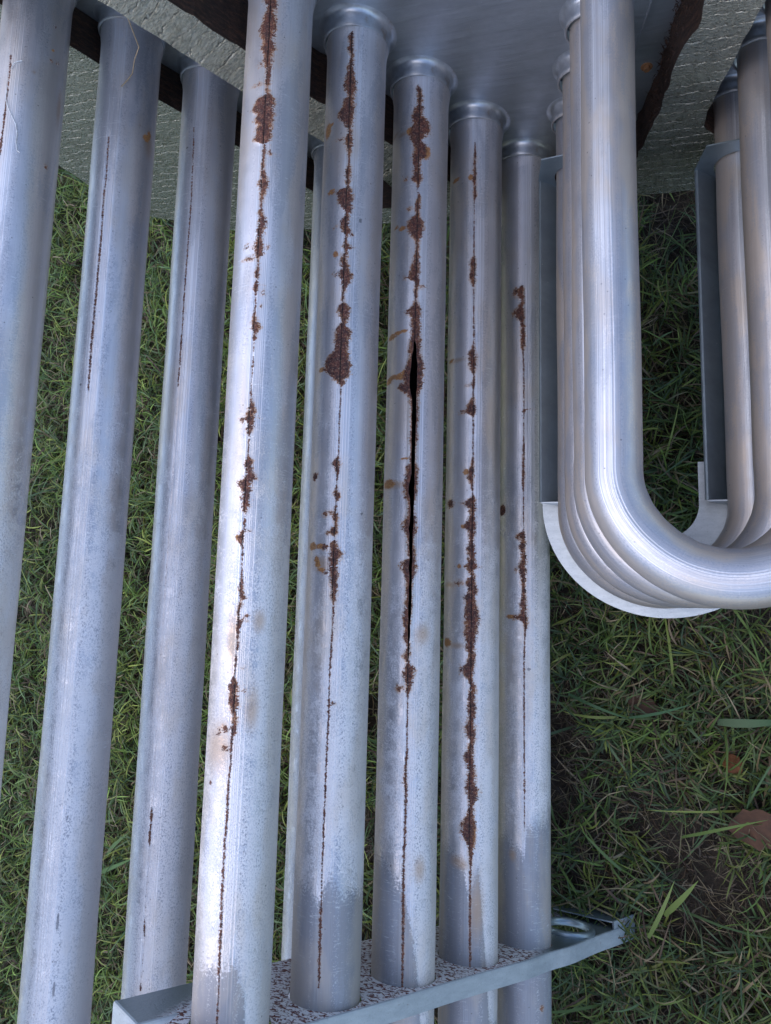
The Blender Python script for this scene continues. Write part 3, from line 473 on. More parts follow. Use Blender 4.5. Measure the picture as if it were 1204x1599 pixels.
def make_tube(key, fine, label=None):
    X, Z = axis_of(key)
    r = 1.0
    ytop = plate_y(X, Z, 0.35)
    if fine:
        ys = np.concatenate([np.arange(-30, -14, 1.0), np.arange(-14, ytop - 0.6, 0.075), np.linspace(ytop - 0.6, ytop, 10)])
        offs = np.concatenate([np.arange(0, 0.62, 0.022), np.arange(0.64, 1.7, 0.07), np.linspace(1.75, PI, 8)])
    else:
        ys = np.concatenate([np.arange(-30, ytop - 0.6, 0.5), np.linspace(ytop - 0.6, ytop, 8)])
        offs = np.concatenate([np.linspace(0, 1.7, 24), np.linspace(1.85, PI, 8)])
    base = np.concatenate([offs, 2 * PI - offs[::-1][1:]])      # 0..2pi round from the seam
    nc, nr = len(base), len(ys)
    cl = np.full(nr, SEAM); cr = np.full(nr, SEAM)
    if key == 'M3':
        ck = np.array(CRACK); o = np.argsort(ck[:, 0]); ck = ck[o]
        inside = (ys > ck[0, 0]) & (ys < ck[-1, 0])
        _r = np.random.default_rng(5).normal(0, 1, (2, nr)); _r = (_r + np.roll(_r, 1, 1) + np.roll(_r, 2, 1)) / 3
        wob = 0.006 * np.sin(ys * 9.0) + 0.010 * _r[0]
        cl = np.where(inside, np.interp(ys, ck[:, 0], ck[:, 1]) + wob, SEAM + 0.04)
        cr = np.where(inside, np.interp(ys, ck[:, 0], ck[:, 2]) + 0.010 * _r[1], SEAM + 0.04)
        seam_line = np.where(inside, 0, 0.04)
    cr = np.maximum(cr, cl)
    A = np.empty((nr, nc)); 
    sh = np.exp(-base / 0.35)[None, :]; shl = np.exp(-(2 * PI - base) / 0.35)[None, :]
    A[:] = SEAM + base[None, :] + (cr - SEAM)[:, None] * sh + (cl - SEAM)[:, None] * shl
    Y = np.repeat(ys[:, None], nc, 1)
    # slight flare where the tube is rolled into the collar, tiny ovality, flat weld band
    flare = 0.05 * np.exp(-((ytop - 0.32 - Y) / 0.25) ** 2) * (Y > -1e9)
    sgn = (A - SEAM + PI) % (2 * PI) - PI
    rad = r + flare - 0.010 * np.exp(-((sgn - 0.08) / 0.22) ** 2) + 0.004 * np.sin(Y * 0.9 + X)
    if key == 'M3':       # lips of the split stand a little proud
        gap = np.clip((cr - cl) / 0.10, 0, 1)[:, None]
        rad = rad + 0.06 * gap * np.exp(-(np.minimum(base, 2 * PI - base)[None, :] / 0.12) ** 2)
    i = np.arange(nr - 1)[:, None] * nc + np.arange(nc - 1)[None, :]
    F = np.stack([i, i + 1, i + nc + 1, i + nc], -1).reshape(-1, 4).tolist()
    uang = np.where(np.arange(nc)[None, :] > nc // 2, A - 2 * PI, A) - SEAM
    if key == 'M3':
        uang = uang - 0.04
    UV = np.stack([uang, Y], -1).reshape(-1, 2)
    th = uang + SEAM + (0.04 if key == 'M3' else 0)      # true angle of every vertex
    attrs = {}
    rust = np.full((nr, nc), -0.3); drip = np.zeros((nr, nc)); pale = np.zeros((nr, nc)); rwid = np.zeros((nr, nc)); mark = np.zeros((nr, nc))
    if key in SEAM_RUST and fine:
        pr = np.array(SEAM_RUST[key]); pr = pr[np.argsort(pr[:, 0])]
        l = np.interp(ys, pr[:, 0], pr[:, 1]); rr = np.interp(ys, pr[:, 0], pr[:, 2])
        ok = (ys >= pr[0, 0]) & (ys <= pr[-1, 0])
        if key == 'M1': ok |= ys > pr[-1, 0]
        l = np.where(ok, l, 9); rr = np.where(ok, rr, -9)
        rust = np.maximum(rust, np.minimum(th - l[:, None], rr[:, None] - th))
        wd = (rr - l)
        rust = np.where(((wd < 0.05) & ok)[:, None], rust + 0.006, rust)    # keep the hairlines visible
        wk = np.convolve(np.where(ok, np.clip(wd * .5, 0, .16), 0), np.ones(5) / 5, 'same')
        rwid = rwid + wk[:, None]
        for (by, bt, hy, ht, kind) in BLOTCHES.get(key, ()):
            q = np.sqrt(((Y - by) / max(hy, .03)) ** 2 + ((th - bt) / max(ht, .03)) ** 2)
            if kind == 0: rust = np.maximum(rust, (1 - q) * min(max(hy, .03), max(ht, .03))); rwid = np.maximum(rwid, np.clip(1.6 - q, 0, 1) * .07)
            elif kind == 1: drip = np.maximum(drip, np.clip(1.35 - q, 0, 1))
            elif kind == 2: pale = np.maximum(pale, np.clip(1.25 - q, 0, 1))
            else: mark = np.maximum(mark, np.clip(1.3 - q, 0, 1))
    hn = np.random.default_rng(int(key[1]) + 40).random((nr, nc))
    hn = (hn + np.roll(hn, 1, 0) + np.roll(hn, 1, 1) + np.roll(np.roll(hn, 1, 0), 1, 1)) / 4
    rad = rad + np.clip(rust * 9, 0, 1) * (0.004 + 0.030 * hn) * (np.abs(uang) > 0.012)
    rad = rad - 0.008 * np.exp(-(uang / 0.02) ** 2) * (rust > -0.02)
    # shallow handling dents
    rg = np.random.default_rng(int(key[1]) * 7 + ord(key[0]))
    for _ in range(9):
        dy, dt, sy, st_ = rg.uniform(-13, 17), rg.uniform(-1.1, 1.2), rg.uniform(.35, 1.3), rg.uniform(.15, .4)
        rad = rad - rg.uniform(.006, .018) * np.exp(-((Y - dy) / sy) ** 2 - ((uang - dt) / st_) ** 2)
    VX = X + rad * np.sin(A); VZ = Z + rad * np.cos(A)
    V = np.stack([VX, Y, VZ], -1).reshape(-1, 3)
    # frosted white bloom: starts part way down, stops at the shiny foot of each tube
    start = {'L': 6.0, 'M': 4.0}[key[0]]
    foot = {'M1': -8.4, 'M2': -8.35, 'M3': -8.2, 'M4': -8.5, 'M5': -8.6}.get(key, -99)
    ox = 0.06 + 0.56 / (1 + np.exp((Y - start) / 3.0))
    ox = ox + 0.16 * np.clip((th - 0.5), -0.5, 0.8) * (Y < 2)
    if foot > -50:
        # where the clean foot of each tube begins, as a line round the tube
        prof_ = {'M1': ([-1.2, -.4, .2, .55, .9, 1.3], [-9.5, -9.1, -9.2, -8.9, -9.8, -14]),
                 'M2': ([-1.2, -.4, .2, .45, .9, 1.5], [-7.5, -7.9, -8.2, -7.7, -8.0, -8.3]),
                 'M3': ([-1.2, -.4, .2, .35, .75, 1.1], [-7.7, -7.9, -8.4, -8.8, -10.5, -14]),
                 'M4': ([-1.2, -.4, .1, .25, .6, 1.1], [-8.0, -8.2, -8.6, -9.6, -8.6, -14]),
                 'M5': ([-1.2, -.4, .1, .25, .32, 1.5], [-8.6, -8.4, -8.8, -9.0, -7.9, -7.8])}[key]
        ftl = np.interp(th, *prof_) + 0.06 * np.sin(th * 9 + X)
        ox = ox * (1 / (1 + np.exp(-(Y - ftl) / 0.30)))
    ftv = np.zeros((nr, nc))
    if foot > -50: ftv = 1 / (1 + np.exp((Y - ftl) / 0.34)) + 0 * th
    attrs = dict(foot=ftv.ravel(), rust=(rust + 0.3).ravel(), rustwidth=rwid.ravel(), drip=drip.ravel(), pale=pale.ravel(), mark=mark.ravel(), oxide=ox.ravel())
    V = V.tolist(); n0 = len(V)
    extra = []
    if key == 'M3':      # wall thickness along the split
        for side, c in ((0, 0), (1, nc - 1)):
            st = len(V)
            for k in range(nr):
                a = A[k, c]; rw = rad[k, c] - 0.07
                V.append([X + rw * math.sin(a), float(ys[k]), Z + rw * math.cos(a)])
            for k in range(nr - 1):
                if cr[k] - cl[k] > 0.003:
                    F.append([k * nc + c, (k + 1) * nc + c, st + k + 1, st + k])
    # closed far end
    st = len(V); V.append([X, -30.0, Z])
    for k in range(nc - 1): F.append([k, k + 1, st])
    pad = len(V) - n0
    for k in attrs: attrs[k] = np.concatenate([attrs[k], np.zeros(pad)])
    UV = np.concatenate([UV, np.zeros((pad, 2))])
    me = mesh_np('tube', V, F, UV, attrs)
    o = link('tube', me, HX, M_TUBE, True)
    if label: o['label'] = label
    return o

TUBE_LABELS = {
    'M1': 'nearest middle tube with a long flaking rust line down its seam',
    'M2': 'second middle tube with a large dark rust blister halfway down its seam',
    'M3': 'third middle tube split open along its rusted seam by a long black crack',
    'M4': 'fourth middle tube with heavy rust along the lower half of its seam',
    'M5': 'fifth middle tube beside the bracket with short broken rust patches',
    'L1': 'leftmost pale tube cut off by the left edge with a few rust specks',
    'L2': 'second pale left tube with a thin rust hairline in its upper half',
    'L3': 'third pale left tube with only a faint hairline of rust',
}
TUBES = {}
for k in ('M1', 'M2', 'M3', 'M4', 'M5', 'L1', 'L2', 'L3'):
    TUBES[k] = make_tube(k, True, TUBE_LABELS[k])
for k in ('L4', 'L5'):
    TUBES[k] = make_tube(k, False)

# ---- collars pressed out of the end plate, one lathe mesh per size
def collar_mesh(R, name='collar'):
    prof = [(R + 0.34, 0.00), (R + 0.21, 0.02), (R + 0.15, 0.08), (R + 0.115, 0.18), (R + 0.105, 0.30), (R + 0.130, 0.42),
            (R + 0.125, 0.50), (R + 0.105, 0.56), (R + 0.075, 0.585), (R + 0.045, 0.57), (R + 0.03, 0.50)]
    nseg = 72
    V, F, UV = [], [], []
    for j, (r, h) in enumerate(prof):
        for i in range(nseg):
            a = 2 * PI * i / nseg
            V.append((r * math.sin(a) * S, -h * S, r * math.cos(a) * S))
            UV.append((a * R, h * 3))
    for j in range(len(prof) - 1):
        for i in range(nseg):
            F.append((j * nseg + i, j * nseg + (i + 1) % nseg, (j + 1) * nseg + (i + 1) % nseg, (j + 1) * nseg + i))
    me = bpy.data.meshes.new(name)
    me.from_pydata(V, [], F)
    lay = me.uv_layers.new(name='inches')
    for l in me.loops: lay.data[l.index].uv = UV[l.vertex_index]
    return me
PN = Vector((0.11316, 1.0, 0.02755)).normalized()
def place_collar(me, X, Z, parent):
    o = link('collar', me, parent, None, True)
    o.location = Vector(W((X, plate_y(X, Z), Z))) - BASE
    o.rotation_euler = Vector((0, 1, 0)).rotation_difference(PN).to_euler()
    return o
CB, CS = collar_mesh(1.0), collar_mesh(U_R)
CB.materials.append(M_COLLAR); CS.materials.append(M_COLLAR)

# ---- flat polygons with holes, given as (x, z) outlines on a tilted plane
def jitter(loop, step=0.35, amp=0.03, close=True):
    out = []
    n = len(loop)
    for i in range(n):
        a, b = [Vector((*p, 0.0)[:3]) for p in (loop[i], loop[(i + 1) % n])]
        k = max(1, int((b - a).length / step))
        for j in range(k):
            p = a.lerp(b, j / k)
            if j: p = p + Vector((random.uniform(-amp, amp), random.uniform(-amp, amp), 0))
            out.append((p.x, p.y, p.z))
    return out
def circle(cx, cz, r, n=48, ph=0.0):
    return [(cx + r * math.cos(2 * PI * i / n + ph), cz + r * math.sin(2 * PI * i / n + ph)) for i in range(n)]

def slab(name, loops, surf, thick, parent, mat, side_mat=None):
    """loops[0] outer, rest holes; surf(x,z,off) gives y of the front; goes back by thick"""
    offs = [[(p[2] if len(p) > 2 else 0.0) for p in lp] for lp in loops]
    loops = [[(p[0], p[1]) for p in lp] for lp in loops]
    tri = tessellate_polygon([[Vector((x, z, 0)) for x, z in lp] for lp in loops])
    flat = [p for lp in loops for p in lp]; fo = [o_ for lp in offs for o_ in lp]
    V = [(x, surf(x, z) - o_, z) for (x, z), o_ in zip(flat, fo)] + [(x, surf(x, z) + thick, z) for x, z in flat]
    n = len(flat)
    F, mi = [], []
    for t in tri:
        F.append(tuple(t)); mi.append(0)
        F.append(tuple(n + i for i in reversed(t))); mi.append(0)
    UV = [(x, z) for x, z in flat] * 2
    s = 0
    # side walls get their own verts so their uv can run with the edge
    for lp, of in zip(loops, offs):
        m = len(lp); run = 0.0; st = len(V)
        for i in range(m + 1):
            x, z = lp[i % m]
            if i:
                px, pz = lp[(i - 1) % m]; run += math.hypot(x - px, z - pz)
            y = surf(x, z)
            V += [(x, y - of[i % m], z), (x, y + thick, z)]; UV += [(run, 0.0), (run, thick + of[i % m])]
        for i in range(m):
            a = st + 2 * i
            F.append((a, a + 2, a + 3, a + 1)); mi.append(1 if side_mat else 0)
    me = mesh_np(name, V, F, UV)
    o = link(name, me, parent, mat)
    if side_mat:
        me.materials.append(side_mat)
        if len(me.polygons) == len(mi): me.polygons.foreach_set('material_index', mi)
    bm = bmesh.new(); bm.from_mesh(me); bmesh.ops.recalc_face_normals(bm, faces=bm.faces); bm.to_mesh(me); bm.free()
    return o

# end plate
plate_out = [(-26.0, -8.0), (-26.0, -26.6), (-21.0, -29.4), (-15.0, -29.9), (2.0, -29.2), (9.0, -29.2), (9.0, -8.0)]
keysM = ['M%d' % i for i in range(1, 6)]; keysL = ['L%d' % i for i in range(1, 6)]
holes = [circle(*axis_of(k), 1.02) for k in keysM + keysL]
UL = [(U_X - U_BEND + U_DX * i, U_Z + U_DZ * i) for i in range(4)]
UR = [(U_X + U_BEND + U_DX * i, U_Z + U_DZ * i) for i in range(4)]
holes += [circle(x, z, U_R + 0.02, 36) for x, z in UL + UR]
PLATE = slab('end_plate', [plate_out] + holes, lambda x, z: plate_y(x, z), 0.09, HX, M_PLATE)
PLATE['label'] = 'blue grey sheet metal end plate the tubes are rolled into'
for k in keysM + keysL:
    place_collar(CB, *axis_of(k), PLATE)
for x, z in UL + UR:
    place_collar(CS, x, z, PLATE)
# folded seam ridge and rusty screw on the plate
def strip_on_plate(pts, w, h, name, mat, parent):
    V, F, UV = [], [], []
    for i, (x, z) in enumerate(pts):
        a = Vector(pts[max(0, i - 1)]); b = Vector(pts[min(len(pts) - 1, i + 1)])
        t = (b - a).normalized(); nn = Vector((-t.y, t.x))
        for sdd, hh in ((-w, -0.01), (-w * .6, h), (w * .6, h), (w, -0.01)):
            px, pz = x + nn.x * sdd, z + nn.y * sdd
            V.append((px, plate_y(px, pz, hh), pz)); UV.append((i * 0.5, sdd))
    for i in range(len(pts) - 1):
        for j in range(3):
            F.append((4 * i + j, 4 * i + j + 1, 4 * i + j + 5, 4 * i + j + 4))
    return link(name, mesh_np(name, V, F, UV), parent, mat)
strip_on_plate([(0.9, -16.5), (-0.37, -20.4), (-0.9, -22.2), (-1.6, -24.4)], 0.045, 0.05, 'folded_seam', M_PLATE, PLATE)
def screw(x, z):
    y = plate_y(x, z)
    V, F = [], []
    for r, h, n6 in ((0.20, 0.0, 24), (0.19, 0.03, 24), (0.11, 0.035, 24), (0.105, 0.13, 24), (0.09, 0.15, 24)):
        for i in range(24):
            a = 2 * PI * i / 24
            rr = r if r > 0.15 else r / math.cos(((a + PI / 6) % (PI / 3)) - PI / 6)
            V.append((x + rr * math.sin(a), y - h, z + rr * math.cos(a)))
    for j in range(4):
        for i in range(24):
            F.append((24 * j + i, 24 * j + (i + 1) % 24, 24 * j + 24 + (i + 1) % 24, 24 * j + 24 + i))
    F.append(tuple(96 + i for i in range(24)))
    return link('screw', mesh_np('screw', V, F), PLATE, M_SCREW, False)
screw(-0.68, -23.36)
screw(-9.5, -13.3)

# insulation board: foil face, charred cut edges, three openings for the tube rows
board_out = [(-26.0, -9.0), (-26.0, -22.0), (-25.9, -24.0), (-25.0, -26.8), (-21.0, -29.0), (-15.0, -29.6), (-1.2, -28.9), (1.4, -29.0), (9.0, -29.0), (9.0, -9.0)]
slot_a = [(-20.6, -11.2), (-20.0, -12.64), (-18.85, -15.78), (-17.72, -18.97), (-16.49, -22.2), (-14.34, -28.0), (-11.0, -28.2), (-10.9, -26.6, .4), (-10.64, -24.08, 1.1), (-11.86, -21.17, 1.1), (-13.26, -17.92, 1.1), (-14.27, -15.36, 1.1), (-15.14, -13.43, 1.1), (-16.2, -11.2, 1.1)]
slot_b = [(-14.9, -11.2, .4), (-14.7, -11.8, .4), (-13.7, -14.6, .4), (-12.56, -17.1, .4), (-11.57, -19.65, .4), (-9.87, -22.85, .4), (-8.3, -27.2), (-7.3, -28.5), (-2.6, -28.5), (-1.81, -27.9), (-0.57, -24.38), (-0.2, -23.02), (0.05, -22.12), (0.31, -21.0), (0.64, -20.28), (0.9, -19.72), (0.95, -19.03), (1.06, -17.79), (1.9, -14.5), (2.2, -11.2)]
slot_c = [(3.9, -11.2), (3.0, -17.3), (2.46, -19.44), (2.18, -20.4), (2.0, -20.84), (1.67, -22.16), (1.51, -22.6), (1.32, -23.44), (1.15, -23.94), (1.07, -24.74), (1.13, -24.9), (1.49, -25.36), (3.41, -27.74), (5.4, -27.6), (6.3, -11.2)]
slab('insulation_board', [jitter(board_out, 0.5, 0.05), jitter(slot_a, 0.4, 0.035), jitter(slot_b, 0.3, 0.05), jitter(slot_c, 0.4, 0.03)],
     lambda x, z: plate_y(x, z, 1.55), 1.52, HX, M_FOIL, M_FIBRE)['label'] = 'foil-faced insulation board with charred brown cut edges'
# ragged fibre tufts hanging from the cut edges
def tufts(lines, name):
    V, F, UV = [], [], []
    for (x0, z0), (x1, z1), cnt in lines:
        for _ in range(cnt):
            t = random.random(); x = x0 + (x1 - x0) * t; z = z0 + (z1 - z0) * t
            off = random.uniform(0.1, 1.5)
            dx, dz = random.uniform(-.22, .22), random.uniform(-.22, .22)
            y = plate_y(x, z, off); k = len(V); w = random.uniform(.012, .03)
            V += [(x - w, y, z), (x + w, y, z), (x + dx, y + random.uniform(-.2, .2), z + dz)]
            UV += [(x, z), (x + .05, z), (x, z + .1)]; F.append((k, k + 1, k + 2))
    o = link(name, mesh_np(name, V, F, UV), HX, M_FIBRE)
    o['kind'] = 'stuff'
    return o
tufts([((-14.9, -13.0), (-10.2, -23.2), 500), ((1.1, -17.0), (-0.6, -24.4), 600), ((-19.0, -15.5), (-16.3, -22.5), 300)], 'loose_fibres')

# ---- return bends
def sweep_mesh(path, r, name, seg=56):
    """path: list of (x,y,z) in one z-plane; tube swept along it"""
    P = [Vector(p) for p in path]
    V, F, UV = [], [], []
    run = 0.0
    for i, p in enumerate(P):
        a = P[max(0, i - 1)]; b = P[min(len(P) - 1, i + 1)]
        t = (b - a).normalized(); side = Vector((t.y, -t.x, 0)); up = Vector((0, 0, 1))
        if i: run += (p - P[i - 1]).length
        for j in range(seg + 1):
            ang = 2 * PI * j / seg + PI
            q = p + (side * math.sin(ang) + up * math.cos(ang)) * r
            V.append(q[:]); UV.append(((2 * PI * j / seg - PI) * r, -run))
    for i in range(len(P) - 1):
        for j in range(seg):
            k = i * (seg + 1) + j
            F.append((k, k + 1, k + seg + 2, k + seg + 1))
    return V, F, UV
U_LABELS = ['nearest return tube sweeping round in a large U-bend', 'second return tube nested behind the nearest U-bend',
            'third return tube nested behind the second U-bend', 'farthest return tube held in the galvanized bracket']
for i in range(4):
    cx, z = U_X + U_DX * i, U_Z + U_DZ * i
    xl, xr = cx - U_BEND, cx + U_BEND
    yl, yr = plate_y(xl, z, 0.35), plate_y(xr, z, 0.35)
    path = [(xl, y, z) for y in np.linspace(yl, U_Y + 0.1, 60)]
    path += [(cx - U_BEND * math.cos(a), U_Y - U_BEND * math.sin(a), z) for a in np.linspace(0, PI, 64)]
    path += [(xr, y, z) for y in np.linspace(U_Y + 0.1, yr, 60)]
    V, F, UV = sweep_mesh(path, U_R, 'return_tube')
    rg = np.random.default_rng(90 + i)
    ph = rg.uniform(0, 6, 4)
    for q, (vx, vy, vz) in enumerate(V):
        if vy < U_Y + 0.6:
            rr = math.hypot(vx - cx, vy - U_Y)
            inner = max(0.0, min(1.0, (U_BEND + 0.2 - rr) / 0.7)) * max(0.0, min(1.0, (U_Y + 0.6 - vy) / 1.5))
            an = math.atan2(vy - U_Y, vx - cx)
            dd = 0.004 * inner * math.sin(an * 26 + ph[0]) + 0.012 * math.sin(an * 5 + ph[1]) * max(0, min(1, (U_Y + .6 - vy)))
            V[q] = (vx + (vx - cx) / rr * dd, vy + (vy - U_Y) / rr * dd, vz - 0.03 * inner)
        else:
            V[q] = (vx + 0.012 * math.sin(vy * .7 + ph[2]), vy, vz + 0.012 * math.sin(vy * .5 + ph[3]))
    o = link('return_tube', mesh_np('return_tube', V, F, UV, dict(oxide=[0.10] * len(V))), HX, M_UTUBE, True)
    o['label'] = U_LABELS[i]

# ---- bracket behind the last return tube: crescent plate, splayed wings, end plates with holes
cx, cz = U_X + 3 * U_DX, U_Z + 3 * U_DZ
zc = cz - U_R - 0.12
br = bpy.data.objects.new('bend_bracket', None); COL.objects.link(br); br.parent = HX
br['label'] = 'thin galvanized bracket cradling the farthest U-bend'
def flat_xy(name, loop, z, th, mat, parent):
    n = len(loop)
    V = [(x, y, z) for x, y in loop] + [(x, y, z - th) for x, y in loop]
    F = [tuple(range(n)), tuple(range(2 * n - 1, n - 1, -1))] + [(i, (i + 1) % n, n + (i + 1) % n, n + i) for i in range(n)]
    UV = [(x, y) for x, y in loop] * 2
    return link(name, mesh_np(name, V, F, UV), parent, mat)
ri, ro = 1.18, 4.12
loop = [(cx + (ro if a > PI * 1.0 else ro) * math.cos(a), U_Y + 0.3 + ro * math.sin(a) * 0.985) for a in np.linspace(PI, 2 * PI, 60)]
loop += [(cx + ro, U_Y + 1.6)]
loop += [(cx + ri, U_Y + 1.6)]
loop += [(cx + ri * math.cos(a), U_Y + 0.15 + ri * math.sin(a)) for a in np.linspace(2 * PI, PI, 30)]
loop += [(cx - ri, U_Y + 1.6), (cx - ro, U_Y + 1.6)]
flat_xy('crescent_plate', loop, zc, 0.06, M_FLANGE, br)
def wing(x_in, x_out, y0, y1, name):
    """splayed side wing with a small turned lip, plus the trough floor under the tube"""
    s = 1 if x_out > x_in else -1
    za = cz + 0.05
    prof = [(x_out - s * 0.0, za + 0.02), (x_out - s * 0.06, za + 0.05), (x_in + s * 0.02, cz - 0.55), (x_in - s * 0.10, cz - U_R - 0.05), (x_in - s * 1.7, cz - U_R - 0.05)]
    V, F, UV = [], [], []
    for k, (x, z) in enumerate(prof):
        for y in (y0, y1):
            V.append((x, y, z)); UV.append((x, y))
    nn = len(V)
    for k in range(len(prof) - 1): F.append((2 * k, 2 * k + 1, 2 * k + 3, 2 * k + 2))
    V += [(x + s * 0.04, y, z - 0.05) for x, y, z in V]; UV += UV
    F += [tuple(nn + i for i in reversed(f)) for f in F]
    F += [(0, 1, nn + 1, nn), (nn - 2, nn - 1, 2 * nn - 1, 2 * nn - 2)]
    return link(name, mesh_np(name, V, F, UV), br, M_BRACKET)
xl, xr = cx - U_BEND, cx + U_BEND
wing(xl - U_R - 0.0, xl - U_R - 0.62, 3.75, 16.1, 'side_wing')
wing(xr - U_R - 0.0, xr - U_R - 0.62, 3.65, 15.3, 'side_wing')
def end_tab(xc, y, name):
    hole = circle(xc, cz, U_R + 0.05, 36)
    out = [(xc - 1.36, cz - 0.55), (xc - 0.95, cz - U_R - 0.08), (xc + 0.95, cz - U_R - 0.08), (xc + 1.1, cz + 1.35), (xc - 1.02, cz + 1.35), (xc - 1.36, cz + 0.1)]
    return slab(name, [out, hole], lambda x, z: y, 0.05, br, M_BRACKET)
end_tab(xl, 16.1, 'end_tab'); end_tab(xr, 15.3, 'end_tab')
def lip(xc, y):
    out = [(xc - 1.3, cz - 0.1), (xc - U_R, cz - U_R - 0.06), (xc + U_R + .1, cz - U_R - 0.06), (xc + U_R + .1, cz + 0.2), (xc - U_R + 0.1, cz + 0.2)]
    hole = None
    return slab('end_tab', [[(xc - 1.30, cz + 0.05), (xc - 0.72, cz - U_R - 0.06), (xc + 0.76, cz - U_R - 0.06), (xc + 0.76, cz + 0.1)] +
                [(xc + U_R * math.cos(a), cz + U_R * math.sin(a)) for a in np.linspace(-0.1, -PI, 24)]], lambda x, z: y, 0.05, br, M_FLANGE)
lip(xl, 3.7); lip(xr, 3.6)

# ---- tube support near the feet of the tubes
sup_out = [(-14.29, -16.07), (-13.38, -18.07), (-12.07, -20.99), (-10.63, -24.24), (-8.6, -27.9), (-6.2, -31.6), (-4.9, -33.5), (-4.2, -33.6), (-2.25, -32.7),
           (-4.05, -28.32), (-5.29, -25.67), (-8.77, -18.84), (-10.97, -14.30), (-12.1, -15.0), (-12.45, -16.35), (-12.93, -15.4)]
holesb = [circle(*axis_of(k), 1.045) for k in keysM] + [circle(-4.50, -29.98, 0.86, 40)]
SUP = bpy.data.objects.new('tube_support', None); COL.objects.link(SUP); SUP.parent = HX
SUP['label'] = 'folded sheet metal tube support with red and white mottled rust'
slab('support_sheet', [sup_out] + holesb, lambda x, z: baffle_y(x, z), -0.06, SUP, M_MOTTLE)
def fold(pts, depth, name, curl=0.05):
    V, F, UV = [], [], []; run = 0
    for i, (x, z) in enumerate(pts):
        if i: run += math.hypot(x - pts[i - 1][0], z - pts[i - 1][1])
        a = Vector(pts[max(0, i - 1)]); b = Vector(pts[min(len(pts) - 1, i + 1)])
        t = (b - a).normalized(); nx, nz = -t.y, t.x
        y = baffle_y(x, z)
        for (o1, yy) in ((-0.02, 0.015), (curl * .6, 0.0), (curl, -0.06), (curl, -depth), (curl - .06, -depth), (curl - .06, -0.1)):
            V.append((x + nx * o1, y + yy, z + nz * o1)); UV.append((run, yy + o1))
    for i in range(len(pts) - 1):
        for j in range(5): F.append((6 * i + j, 6 * i + j + 1, 6 * i + j + 7, 6 * i + j + 6))
    return link(name, mesh_np(name, V, F, UV), SUP, M_FLANGE)
def dens(p, q, n): return [(p[0] + (q[0] - p[0]) * i / n, p[1] + (q[1] - p[1]) * i / n) for i in range(n + 1)]
near = [(-2.25, -32.7), (-4.05, -28.32), (-5.29, -25.67), (-8.77, -18.84), (-10.97, -14.30)]
npts = []
for a, b in zip(near, near[1:]): npts += dens(a, b, 8)[:-1]
npts.append(near[-1])
npts = [(x + 0.03 * math.sin(i * .9), z) for i, (x, z) in enumerate(npts)]
fold(npts[::-1], 0.58, 'front_flange')
fold([(-14.29, -16.07), (-12.93, -15.4)], 0.9, 'end_flange')
fold([(-12.93, -15.4), (-12.45, -16.35)], 0.12, 'end_flange')
fold([(-4.2, -33.6), (-2.25, -32.7)], 0.6, 'end_flange')
slab('end_tab', [[(-5.5, -31.6), (-4.7, -33.45), (-2.32, -32.72), (-2.95, -31.2), (-3.9, -31.3)]], lambda x, z: baffle_y(x, z, -0.28), -0.05, SUP, M_BRACKET)
fold([(-2.28, -32.75), (-2.92, -31.15)], -0.30, 'end_flange', 0.03)
# rolled rim of the empty tube hole
V, F, UV = [], [], []
for i in range(48):
    a = 2 * PI * i / 48
    for j in range(12):
        b = 2 * PI * j / 12
        rr = 0.90 + 0.13 * math.cos(b)
        x, z = -4.50 + rr * math.cos(a), -29.98 + rr * math.sin(a)
        V.append((x, baffle_y(x, z) + 0.05 + 0.16 * math.sin(b), z)); UV.append((a, b))
for i in range(48):
    for j in range(12):
        F.append((12 * i + j, 12 * i + (j + 1) % 12, 12 * ((i + 1) % 48) + (j + 1) % 12, 12 * ((i + 1) % 48) + j))
link('rolled_rim', mesh_np('rolled_rim', V, F, UV), SUP, M_BRACKET, True)

# ------------------------------------------------------------ ground
def add_top(name, V, F, mat, kind=None, label=None, cat=None, smooth=False):
    me = bpy.data.meshes.new(name)
    me.from_pydata(V, [], F)
    o = bpy.data.objects.new(name, me); COL.objects.link(o); me.materials.append(mat)
    if smooth: me.polygons.foreach_set('use_smooth', [True] * len(me.polygons))
    if kind: o['kind'] = kind
    if label: o['label'] = label
    if cat: o['category'] = cat
    return o
def soil_h(x, y):     # inches, x/y arrays in inches
    return (0.35 * np.sin(x * .31 + 1.3) * np.cos(y * .27) + 0.22 * np.sin(x * .83 + y * .6) + 0.12 * np.sin(x * 2.1 - y * 1.7)) * np.exp(-((x + 6) ** 2 + (y - 2) ** 2) / 60.0 ** 2)
gx = np.concatenate([[-4000, -1000, -300, -140], np.arange(-90, 80, 1.0), [140, 300, 1000, 4000]])
gy = np.concatenate([[-4000, -1000, -300, -140], np.arange(-60, 90, 1.0), [140, 300, 1000, 4000]])
GX, GY = np.meshgrid(gx, gy, indexing='ij')
GZ = soil_h(GX, GY)
GV = (np.stack([GX, GY, GZ], -1).reshape(-1, 3) * S).tolist()
ny = len(gy)
GF = [(i * ny + j, (i + 1) * ny + j, (i + 1) * ny + j + 1, i * ny + j + 1) for i in range(len(gx) - 1) for j in range(ny - 1)]
add_top('ground', GV, GF, M_SOIL, kind='structure', smooth=True)

